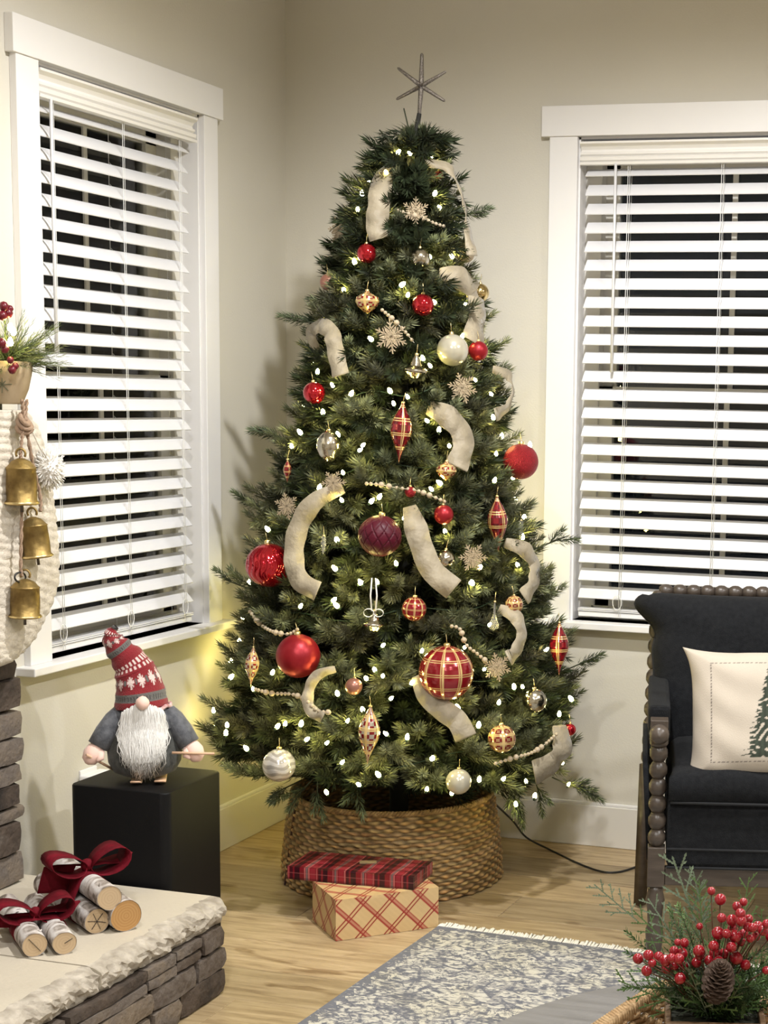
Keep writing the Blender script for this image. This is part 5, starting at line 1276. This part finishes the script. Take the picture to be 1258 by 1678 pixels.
beads([(808, 1250), (840, 1240), (868, 1232), (890, 1218), (908, 1202)], 'wooden bead string at the lower right leading to the wide ribbon')
beads([(650, 345), (690, 358), (708, 366), (726, 372)], 'short wooden bead string near the tree top')
beads([(626, 508), (640, 520), (660, 540), (678, 562)], 'wooden bead string beside the upper snowflake')
# star on top
sp0 = Vector(P(688, 190, 'y', tax(2.1)[1])); sc_ = Vector(P(690, 141, 'y', tax(2.1)[1]))
star = thing('tree_topper', sc_, 'dark metallic six-pointed spike star on the tree top', 'tree topper')
M_star = mat('gunmetal_glitter', (.11, .095, .085), .35, metal=.8, c2=(.32, .29, .26), ns=300, bump=.6, bs=400)
for px, py, r in ((691, 87, .006), (651, 111, .0048), (731, 117, .0048), (649, 163, .0048), (729, 166, .0048), (686, 195, .006)):
    e = Vector(P(px, py, 'y', tax(2.1)[1] + rnd.uniform(-.01, .01))) - sc_
    MB().tube([Vector((0, 0, 0)), e * .12, e * .95, e], [r * .9, r * 1.25, r * .8, r * .3], 6).build('spike', M_star, star)
for sx in (-1, 1): MB().tube([Vector((0, 0, 0)), Vector((.0, sx * .055, .0))], [.005, .001], 6).build('spike', M_star, star)
MB().lathe([(.010, 0), (.012, .03), (.015, .055), (.016, .058), (.013, .058), (.009, .002)], 18, Matrix.Translation(Vector(P(679, 262, 'y', tax(2.1)[1])) - sc_)).build('base_sleeve', M_clear, star)
# lights
LPTS = [(593, 318), (586, 344), (712, 318), (604, 296), (652, 250), (672, 252), (707, 256), (581, 430), (563, 475), (658, 467), (668, 484), (704, 421), (740, 375), (712, 496), (633, 285), (628, 358), (608, 556), (757, 552), (693, 588), (705, 600), (545, 632), (575, 646), (639, 641), (668, 651), (645, 662), (779, 623), (808, 685), (529, 676), (492, 709), (478, 732), (589, 738), (594, 730), (719, 705), (736, 731), (554, 713), (523, 800), (562, 775), (608, 822), (621, 815), (707, 802), (810, 788), (662, 850), (729, 871), (721, 792), (439, 868), (549, 932), (786, 930), (771, 955), (649, 924), (591, 955), (552, 885), (546, 984), (552, 993), (492, 994), (856, 881), (848, 926), (618, 955), (378, 1110), (415, 1130), (372, 1189), (370, 1202), (404, 1227), (454, 1191), (493, 1187), (467, 1187), (502, 1212), (535, 1218), (569, 1182), (594, 1163), (600, 1112), (553, 1137), (627, 1108), (614, 1098), (691, 1067), (674, 1120), (633, 1203), (667, 1209), (588, 1286), (535, 1299), (620, 1270), (708, 1243), (740, 1300), (699, 1294), (785, 1278), (824, 1277), (876, 1305), (931, 1286), (921, 1250), (784, 1189), (817, 1152), (842, 1126), (856, 1126), (894, 1065), (936, 1146), (916, 1171), (802, 1024), (793, 1097), (761, 1061), (627, 1058), (590, 956), (774, 956), (446, 1103), (871, 1145), (862, 1281), (750, 1160), (560, 820), (700, 690), (868, 600 + 130), (520, 610), (640, 1145), (560, 1250)]
M_bulb = mat('warm_bulb', (1, .9, .6), .4, emis=(1.0, .84, .26), es=105); M_sock = mat('green_socket', (.01, .03, .012), .6)
bulb_me = MB().lathe([(0, -.0070), (.0044, -.005), (.0062, 0), (.0048, .007), (.0022, .011), (0, .0125)], 10).mesh('bulb'); sock_me = MB().lathe([(.0034, -.013), (.0036, -.0055), (0, -.0055)], 8).mesh('socket')
ls = thing('string_lights', (0, 0, 0), 'string of warm white mini lights wound through the tree', 'string lights')
lp = [cone(a, b, .985 + .03 * ((i * 7) % 3) / 2) for i, (a, b) in enumerate(LPTS)]
for p in lp: keep(p, .016, .07)
for k in range(70):                              # lights round the sides and back of the tree
    z = .25 + 1.75 * ((k * .618) % 1) ** 1.35; a = -.15 + (PI + .5) * ((k * .377) % 1); r = trad(z) * .93; q = Vector((tax(z)[0] + r * math.cos(a), tax(z)[1] + r * math.sin(a), z))
    q.y = min(q.y, -.03); q.x = max(q.x, .04); lp.append(q)
lp += [Vector(P(352, 1192, 'x', .06)), Vector(P(398, 1015, 'x', .10)), Vector(P(378, 1085, 'x', .07)), Vector(P(408, 955, 'x', .12)), Vector(P(350, 1165, 'x', .07)), Vector(P(392, 1050, 'x', .06))]
for p in lp:
    b = link('bulb', bulb_me, M_bulb, ls); b.location = p; b.scale = [rnd.uniform(.7, 1.05)] * 3; b.rotation_euler = (rnd.uniform(-.9, .9), rnd.uniform(-.9, .9), 0); s_ = link('socket', sock_me, M_sock, b)
pts = []
for k in range(520):
    t = k / 519; z = .27 + 1.75 * t; a = t * 58; r = trad(z) * .86; pts.append((tax(z)[0] + r * math.cos(a), min(-.02, tax(z)[1] + r * math.sin(a)), z + .012 * math.sin(k * .8)))
MB().tube(pts, .0014, 4).build('wire', M_sock, ls)
# foliage
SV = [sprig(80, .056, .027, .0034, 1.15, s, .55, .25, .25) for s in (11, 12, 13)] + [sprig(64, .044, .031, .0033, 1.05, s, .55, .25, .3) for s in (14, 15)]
items = []; br = MB(); ntips = 470
for k in range(ntips):
    u = (k + .5) / ntips; zz_ = np.linspace(.35, 2.09, 200); cdf = np.cumsum([trad(z) + .05 for z in zz_]); cdf /= cdf[-1]
    z = float(np.interp(u, cdf, zz_)) + rnd.uniform(-.02, .02); a = k * 2.39996 + rnd.uniform(-.2, .2); R0_ = trad(z) * rnd.uniform(.84, .97) * (1 + .05 * math.sin(a * 3 + z * 9)); ax_ = tax(z)
    droop = .02 if z > .5 else -.25 * (.5 - z)
    rad_d = Vector((math.cos(a), math.sin(a), 0)); tip = Vector((ax_[0], ax_[1], z)) + rad_d * R0_
    tip.z += .0; root = Vector((ax_[0], ax_[1], z - R0_ * .18)) + rad_d * .03
    if tip.y > -.05: tip.y = -.05 - rnd.uniform(0, .03)
    if tip.x < .06: tip.x = .06 + rnd.uniform(0, .03)
    br.tube([root - Vector(TO), root.lerp(tip, .6) - Vector(TO) + Vector((0, 0, .01)), tip - Vector(TO)], [.004, .003, .0018], 4)
    g = rnd.choice([.5, .8, 1.0, 1.2, 1.6]) * rnd.uniform(.85, 1.15); base_t = np.array([.094, .108, .054]) * g + np.array([.022, .014, .016]) * rnd.random()
    tan_ = Vector((-rad_d.y, rad_d.x, 0)); fd = (tip - root).normalized(); nsp = 10 if z < 1.9 else 6
    for j in range(nsp):
        if j == 0: pos, d = tip, fd * .8 + Vector((0, 0, .35 + droop))
        else:
            t_ = 1 - .026 * ((j + 1) // 2) / max(R0_, .10); pos = root.lerp(tip, max(.25, t_)); s_ = 1 if j % 2 else -1
            d = fd * .75 + tan_ * s_ * rnd.uniform(.25, 1.3) + Vector((0, 0, rnd.uniform(-.65, .85) + droop))
        items.append((rnd.randrange(5), pos, d, rnd.uniform(0, 6.28), rnd.uniform(.85, 1.2) * float(np.interp(z, [1.7, 1.95, 2.1], [1, .78, .6])), base_t * rnd.uniform(.85, 1.15)))
for k in range(1700):                             # inner filling, its needles coloured near-black to stand for shade inside the tree
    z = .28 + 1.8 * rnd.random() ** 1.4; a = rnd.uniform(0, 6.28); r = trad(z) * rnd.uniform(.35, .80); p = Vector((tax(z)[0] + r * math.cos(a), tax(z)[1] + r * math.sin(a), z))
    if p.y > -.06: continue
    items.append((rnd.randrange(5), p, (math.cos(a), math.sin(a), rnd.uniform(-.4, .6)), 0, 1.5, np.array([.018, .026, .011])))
def stray(px, py, dx, dy, n=2, k=.90):            # twigs that stick out of the outline
    p = cone(px, py, k * .9); 
    r_v = Vector(CAM_R[0]); u_v = Vector((0, 0, 1)); d = r_v * dx + u_v * dy
    for j in range(n): items.append((j % 5, p + d * .022 * j, d + Vector([rnd.uniform(-.55, .55) for _ in range(3)]), j, 1.0, np.array([.085, .108, .058]), 1))
    br.tube([p - Vector(TO) - d * .05, p - Vector(TO) + d * .022 * n], .002, 4)
for a in ((728, 258, 1, .35), (760, 350, 1, .05), (508, 528, -1, .1), (425, 830, -1, .15), (668, 205, -.25, 1), (640, 232, -.7, .7), (900, 890, 1, .4), (945, 1090, 1, .45), (400, 1222, -.8, -.5), (845, 1290, -.1, -1), (850, 1310, 0, -1), (880, 1290, .3, -.9), (930, 1285, .9, -.4), (945, 1290, .8, -.5), (500, 1290, -.6, -.7), (470, 1290, -.8, -.4), (520, 1295, 0, -.9), (585, 1290, 0, -1), (800, 1262, .6, -.7), (425, 1260, -.9, -.2), (395, 960, -1, .4), (455, 715, -1, .5)): stray(*a)
# drop sprigs that would cover an ornament, ribbon or light, or that run into the walls
Pn = np.array([np.array(i[1]) + np.array(Vector(i[2]).normalized()) * .045 * i[4] for i in items]); isst = np.array([len(i) > 6 for i in items]); items = [i[:6] for i in items]; ok = (Pn[:, 1] < -.035) & (Pn[:, 0] > .03) & (Pn[:, 2] < 2.12) & (isst | (Pn[:, 2] > .27 + .24 * np.clip(-.5 - Pn[:, 1], 0, 1)))
tips_ = np.array([np.array(i[1]) + np.array(Vector(i[2]).normalized()) * .10 * i[4] for i in items]); rad_n = np.array([math.hypot(q[0] - tax(q[2])[0], q[1] - tax(q[2])[1]) for q in Pn]); ok &= Pn[:, 2] < 2.135 - .90 * rad_n; ok &= (tips_[:, 1] < -.01) & (tips_[:, 0] > .005)
for c, o_, r, L in clear:
    rel = Pn - c; s_ = np.clip(rel @ o_, .0, L); dd = np.linalg.norm(rel - s_[:, None] * o_, axis=1); ok &= dd > (r + .010)
items = [it for it, q in zip(items, ok) if q]
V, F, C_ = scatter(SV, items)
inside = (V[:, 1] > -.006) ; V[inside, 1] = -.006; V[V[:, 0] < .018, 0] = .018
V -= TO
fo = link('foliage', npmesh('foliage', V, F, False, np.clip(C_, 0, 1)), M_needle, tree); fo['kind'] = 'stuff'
bo = br.build('branches', mat('branch_wire', (.03, .035, .018), .8), tree); bo['kind'] = 'stuff'
print('sprigs', len(items), 'tris', len(F), 'ornaments', NORN)

# ------------------------------------------------------------------ coffee table, tray and centrepiece
TZ = .445
ot = thing('round_table', (2.15, -2.68, 0), 'round grey coffee table at the bottom right corner', 'table')
M_tab = mat('grey_washed_wood', (.105, .10, .095), .55, c2=(.15, .145, .14), ns=8, stretch=(1, 7, 1), bump=.2)
MB().lathe([(.0, TZ - .035), (.520, TZ - .035), (.530, TZ - .030), (.530, TZ - .003), (.527, TZ), (0, TZ)], 96, smooth=False).build('tabletop', M_tab, ot)
for k in range(4):
    a = PI / 4 + k * PI / 2; MB().tube([(.36 * math.cos(a), .36 * math.sin(a), .0085), (.33 * math.cos(a), .33 * math.sin(a), TZ - .035)], [.018, .026], 12).build('leg', M_wood_dark, ot)
# woven tray
hw, hd_, hh = .165, .15, .075; cor_ = P(1093, 1610, 'z', TZ + .078); cor2 = P(988, 1680, 'z', TZ + .078); TRZ = math.atan2(-(cor_[0] - cor2[0]), cor_[1] - cor2[1]); TC = Vector((cor_[0], cor_[1], TZ)) + Matrix.Rotation(TRZ, 3, 'Z') @ Vector((hw * 1.12, -hd_ * 1.12, 0))
def RC(px, py, z): return Vector(P(px, py, 'z', z))
tr = thing('woven_tray', TC, 'woven seagrass tray on the round table, holding the berry centrepiece', 'tray', rz=TRZ)
M_sea = mat('seagrass_weave', (.30, .17, .07), .75, c2=(.52, .36, .19), ns=45, bump=.5, bs=150)
M_dark_sea = mat('seagrass_shadow', (.09, .05, .02), .9)
def rrect(w_, d_, n=10, r=.03):
    pts = []
    for cx, cy, s in ((w_ - r, d_ - r, 0), (-w_ + r, d_ - r, 1), (-w_ + r, -d_ + r, 2), (w_ - r, -d_ + r, 3)):
        for i in range(n + 1): q = PI / 2 * (s + i / n); pts.append((cx + r * math.cos(q), cy + r * math.sin(q)))
    out = []
    for i in range(len(pts)):
        a, b = Vector((*pts[i], 0)), Vector((*pts[(i + 1) % len(pts)], 0)); m = max(1, int((b - a).length / .006))
        for k in range(m): out.append(a.lerp(b, k / m))
    return out
base_l = rrect(hw, hd_)
rows = 7
MB().box((-hw + .01, -hd_ + .01, .001), (hw - .01, hd_ - .01, .006)).build('tray_floor', M_sea, tr)
nst = len(base_l)
for rI in range(rows):
    mb = MB(); z = .008 + (hh - .016) * rI / (rows - 1)
    pts = [Vector((p.x * (1 + .10 * rI / rows), p.y * (1 + .10 * rI / rows), z)) + Vector((p.x, p.y, 0)).normalized() * .003 * math.sin(i * 1.05 + (rI % 2) * PI) for i, p in enumerate(base_l)]
    mb.tube(pts + [pts[0]], [.0052 + .0012 * math.sin(i * 2.1) for i in range(len(pts) + 1)], 6, False); mb.build('woven_row', M_sea, tr)
strands = MB()
for i in range(0, nst, 1):
    p = base_l[i]; k = 1.12; q = Vector((p.x * k, p.y * k, hh)); t = (base_l[(i + 1) % nst] - p).normalized(); nn = Vector((p.x, p.y, 0)).normalized()
    strands.tube([q + nn * .010 + Vector((0, 0, -.008)) - t * .004, q + nn * .006 + Vector((0, 0, .008)) - t * .001, q - nn * .006 + Vector((0, 0, .007)) + t * .003, q - nn * .010 + Vector((0, 0, -.008)) + t * .006], [.0022, .0036, .0034, .002], 5)
strands.build('rim_wrap', M_sea, tr)['kind'] = 'stuff'
# wooden planter box
bx_c = RC(1170, 1662, TZ + .085)
cp_ = thing('centerpiece', (bx_c.x, bx_c.y, TZ + .007), 'evergreen centrepiece with red berries and a pine cone in a wooden box, bottom right', 'centerpiece', rz=.26)
M_boxw = mat('walnut_box', (.10, .055, .025), .55, c2=(.17, .10, .05), ns=10, stretch=(1, 1, 6), bump=.2)
bw_, bd_, bhh = .068, .055, .085
for a, b in (((-bw_, -bd_, 0), (bw_, -bd_ + .008, bhh)), ((-bw_, bd_ - .008, 0), (bw_, bd_, bhh)), ((-bw_, -bd_ + .008, 0), (-bw_ + .008, bd_ - .008, bhh)), ((bw_ - .008, -bd_ + .008, 0), (bw_, bd_ - .008, bhh))):
    MB().box(a, b).build('box_side', M_boxw, cp_, bevel=.001, seg=1)
MB().box((-bw_ + .008, -bd_ + .008, .0), (bw_ - .008, bd_ - .008, bhh - .012)).build('moss', mat('dark_moss', (.02, .022, .012), .95, bump=.6), cp_)
W2L = (Matrix.Translation(Vector((bx_c.x, bx_c.y, TZ + .007))) @ Matrix.Rotation(.26, 4, 'Z')).inverted()
fw_ = Vector((CAM_C[0] - bx_c.x, CAM_C[1] - bx_c.y, 0)).normalized()
def CPt(px, py, fwd_=0.0):
    """point on a vertical plane through the box, moved fwd_ metres towards the room"""
    o_ = Vector((bx_c.x, bx_c.y, 0)) + fw_ * fwd_; r = Vector(ray(px, py)); t = (o_ - Vector(CAM_C)).dot(fw_) / r.dot(fw_); return Vector(CAM_C) + r * t
fir = [sprig(90, .085, .017, .0028, 1.15, s, .35, .45, .05, .0016) for s in (31, 32, 33)]
def cedar(seed, L=.11):
    r = np.random.default_rng(seed); V, F, C_ = [], [], []
    def leaf(a, b, w_):
        k = len(V); d = b - a; n_ = np.cross(d, [0, 1, 0]); n_ = n_ / (np.linalg.norm(n_) + 1e-9) * w_; y_ = np.array([0, w_ * .6, 0])
        for q in (a, (a + b) / 2 + n_, (a + b) / 2 - n_, b, (a + b) / 2 + y_): V.append(q); C_.append(r.uniform(.8, 1.2))
        F.extend([(k, k + 1, k + 4), (k + 1, k + 3, k + 4), (k + 3, k + 2, k + 4), (k + 2, k, k + 4)])
    def br_(a, d, L, lev):
        m = int(L / .0042)
        for i in range(m):
            q = a + d * L * i / m; leaf(q, q + d * .0075, .0017)
            if lev < 2 and i > 1 and i % (3 if lev == 0 else 3) == 0:
                s = 1 if (i // 3) % 2 else -1; dd = d + np.array([d[2], 0, -d[0]]) * s * .8 + np.array([0, r.uniform(-.25, .25), 0]); dd /= np.linalg.norm(dd); br_(q, dd, L * (.45 if lev == 0 else .35) * (1 - .6 * i / m), lev + 1)
    br_(np.zeros(3), np.array([0, 0, 1.0]), L, 0); return np.array(V), np.array(F), np.array(C_)
cd = [cedar(s) for s in (41, 42)]
SVC = fir + cd
G1, G2, G3 = np.array([.060, .115, .035]), np.array([.10, .175, .060]), np.array([.16, .21, .14])
items = []
def cspr(x0, y0, x1, y1, v, g, f0=.0, f1=.0, sc=None):
    a, b = CPt(x0, y0, f0), CPt(x1, y1, f1); L = (b - a).length; items.append((v, a, (b - a), rnd.uniform(0, .8), (L / (.10 if v < 3 else .115)) if sc is None else sc, g))
ctr = (1165, 1610)
for q in ((1100, 1590, 1012, 1515, 0, G1, .02, .02), (1105, 1600, 1010, 1552, 1, G1, .02, .04), (1110, 1620, 1006, 1618, 2, G1, .04, .07), (1110, 1560, 1035, 1490, 3, G2, 0, 0), (1120, 1560, 1060, 1470, 4, G3, 0, 0), (1045, 1510, 1000, 1472, 4, G3, .02, .02, .7),
          (1130, 1570, 1090, 1475, 0, G2, .0, .0), (1140, 1560, 1105, 1470, 1, G2, 0, .02), (1150, 1540, 1100, 1400, 3, G3, -.02, -.02), (1155, 1520, 1135, 1425, 4, G3, -.02, -.02), (1150, 1530, 1145, 1440, 3, G2, 0, 0), (1150, 1545, 1115, 1490, 2, G2, .03, .04),
          (1210, 1580, 1300, 1530, 0, G1, .02, .04), (1210, 1600, 1290, 1575, 1, G1, .02, .05), (1210, 1620, 1285, 1610, 2, G1, .05, .07), (1220, 1640, 1215, 1672, 1, G1, .06, .09), (1215, 1560, 1275, 1480, 3, G2, 0, 0), (1210, 1540, 1226, 1445, 4, G2, 0, 0, .8), (1200, 1590, 1260, 1560, 3, G2, .03, .05), (1230, 1620, 1290, 1640, 0, G2, .05, .08), (1110, 1620, 1062, 1640, 1, G1, .03, .06, .5)): cspr(*q)
for k in range(95):
    a = rnd.uniform(0, 2 * PI); front = math.cos(a - math.atan2(fw_.y, fw_.x)) > -.1; e = rnd.uniform(.85 if front else .25, 1.35); d = Vector((math.cos(a) * math.cos(e) * 1.3, math.sin(a) * math.cos(e), math.sin(e))); st = Vector((bx_c.x, bx_c.y, TZ + .085)) + Vector((d.x * .03, d.y * .03, 0))
    items.append((rnd.randrange(5), st, d, rnd.uniform(0, 6), rnd.uniform(.75, 1.1), [G1, G1, G2, G3 * .8][rnd.randrange(4)] * rnd.uniform(.7, 1.1)))
V, F, C_ = scatter(SVC, items); A = np.array(W2L); V = V @ A[:3, :3].T + A[:3, 3]
link('greenery', npmesh('greenery', V, F, False, C_), M_needle, cp_)['kind'] = 'stuff'
BR = [(1045, 1571, 9), (1062, 1565, 9), (1079, 1568, 9), (1059, 1591, 9), (1090, 1574, 10), (1092, 1587, 9), (1100, 1570, 8), (1104, 1558, 8), (1118, 1562, 9), (1112, 1571, 9), (1121, 1545, 8), (1110, 1544, 6), (1114, 1603, 10), (1120, 1583, 8), (1145, 1558, 10), (1146, 1566, 8), (1141, 1577, 9), (1169, 1550, 9), (1171, 1562, 10), (1162, 1574, 9), (1177, 1575, 9), (1186, 1563, 9), (1176, 1529, 11), (1165, 1460, 7), (1180, 1474, 10), (1182, 1504, 8), (1199, 1508, 10), (1200, 1522, 9), (1214, 1509, 9), (1207, 1485, 8), (1218, 1478, 7), (1213, 1497, 9), (1226, 1506, 8), (1225, 1519, 8), (1204, 1534, 11), (1214, 1543, 8), (1198, 1552, 9), (1206, 1570, 11), (1221, 1581, 9), (1233, 1520, 8), (1242, 1518, 9), (1250, 1525, 9), (1256, 1514, 8), (1238, 1535, 8), (1229, 1538, 7), (1255, 1590, 7), (1146, 1518, 6), (1068, 1578, 7), (1105, 1582, 8), (1218, 1530, 8), (1190, 1530, 8), (1262, 1535, 9)]
bmesh_b = MB().lathe([(0, -1), (.38, -.92), (.71, -.71), (.92, -.38), (1, 0), (.92, .38), (.71, .71), (.38, .92), (.08, .98), (0, .93)], 16).mesh('berry'); bmesh_b.materials.append(M_berry)
stems = MB()
for i, (px, py, r) in enumerate(BR):
    p = CPt(px, py, .055 + .02 * math.sin(i * 2.3)); rr = r / F_PX * proj(p)[2]; o = D.objects.new('berry', bmesh_b); COL.objects.link(o); o.parent = cp_; q = W2L @ p; o.location = q; o.scale = (rr, rr, rr); o.rotation_euler = (rnd.uniform(-1, 1), rnd.uniform(-1, 1), 0)
    stems.tube([q, q.lerp(Vector((0, 0, bhh)), .35) + Vector((0, 0, .004)), Vector((rnd.uniform(-.03, .03), 0, bhh - .01))], .0010, 4)
stems.build('berry_stems', mat('brown_stem', (.10, .05, .025), .8), cp_)['kind'] = 'stuff'
# pine cone
pcn = W2L @ CPt(1176, 1610, .085); sc_me = MB()
sc_me.add([(-.004, 0, 0), (.004, 0, 0), (.0072, .013, .001), (.004, .0195, .003), (-.004, .0195, .003), (-.0072, .013, .001), (0, .012, .0042)], [(0, 1, 6), (1, 2, 6), (2, 3, 6), (3, 4, 6), (4, 5, 6), (5, 0, 6), (0, 5, 4, 3, 2, 1)])
scm = sc_me.mesh('scale'); scm.materials.append(M_cone)
pco = D.objects.new('pine_cone', None); COL.objects.link(pco); pco.parent = cp_; pco.location = pcn; pco.rotation_euler = (.5, .1, 0)
MB().lathe([(0, -.036), (.008, -.03), (.012, 0), (.007, .028), (0, .034)], 12).build('cone_core', M_cone, pco)
for k in range(96):
    t = k / 95; z = -.034 + .066 * t; a = k * 2.39996; rr = .95 * math.sin(PI * (.14 + .80 * t)) ** .8 + .12; o = D.objects.new('scale', scm); COL.objects.link(o); o.parent = pco; o.location = (0, 0, z); o.rotation_mode = 'XYZ'
    o.rotation_euler = (.1 + .9 * t, 0, a); o.scale = (rr * 1.15, rr * 1.25, 1.2)
# napkins in the tray
nk = thing('paper_napkins', TC + Vector((-.085, -.060, .0075)), 'white and tan scalloped napkins in the woven tray', 'napkin', rz=.5)
NKM = mat('white_paper', (.74, .72, .68), .8); NKT = mat('tan_paper', (.42, .31, .19), .8)
for k, (m_, dz) in enumerate(((NKT, 0), (NKM, .004))):
    mb = MB(); n_ = 60; vs = []; 
    for zz_ in (dz, dz + .0035):
        for i in range(n_): a = 2 * PI * i / n_; r = .030 * (1 + .06 * abs(math.sin(a * 6))); vs.append((r * math.cos(a), r * math.sin(a), zz_))
    mb.add(vs, [tuple(range(n_))[::-1], tuple(range(n_, 2 * n_))] + [(i, (i + 1) % n_, n_ + (i + 1) % n_, n_ + i) for i in range(n_)]); mb.build('napkin', m_, nk)
# two tiny lights in the mantel greenery
for px, py in ((17, 562), (22, 545), (17, 538)):
    q = Vector(P(px, py, 'x', .215)) - base if False else Vector(P(px, py, 'x', .215)) - gsp.location; b = link('bulb', bulb_me, M_bulb, gsp); b.location = q
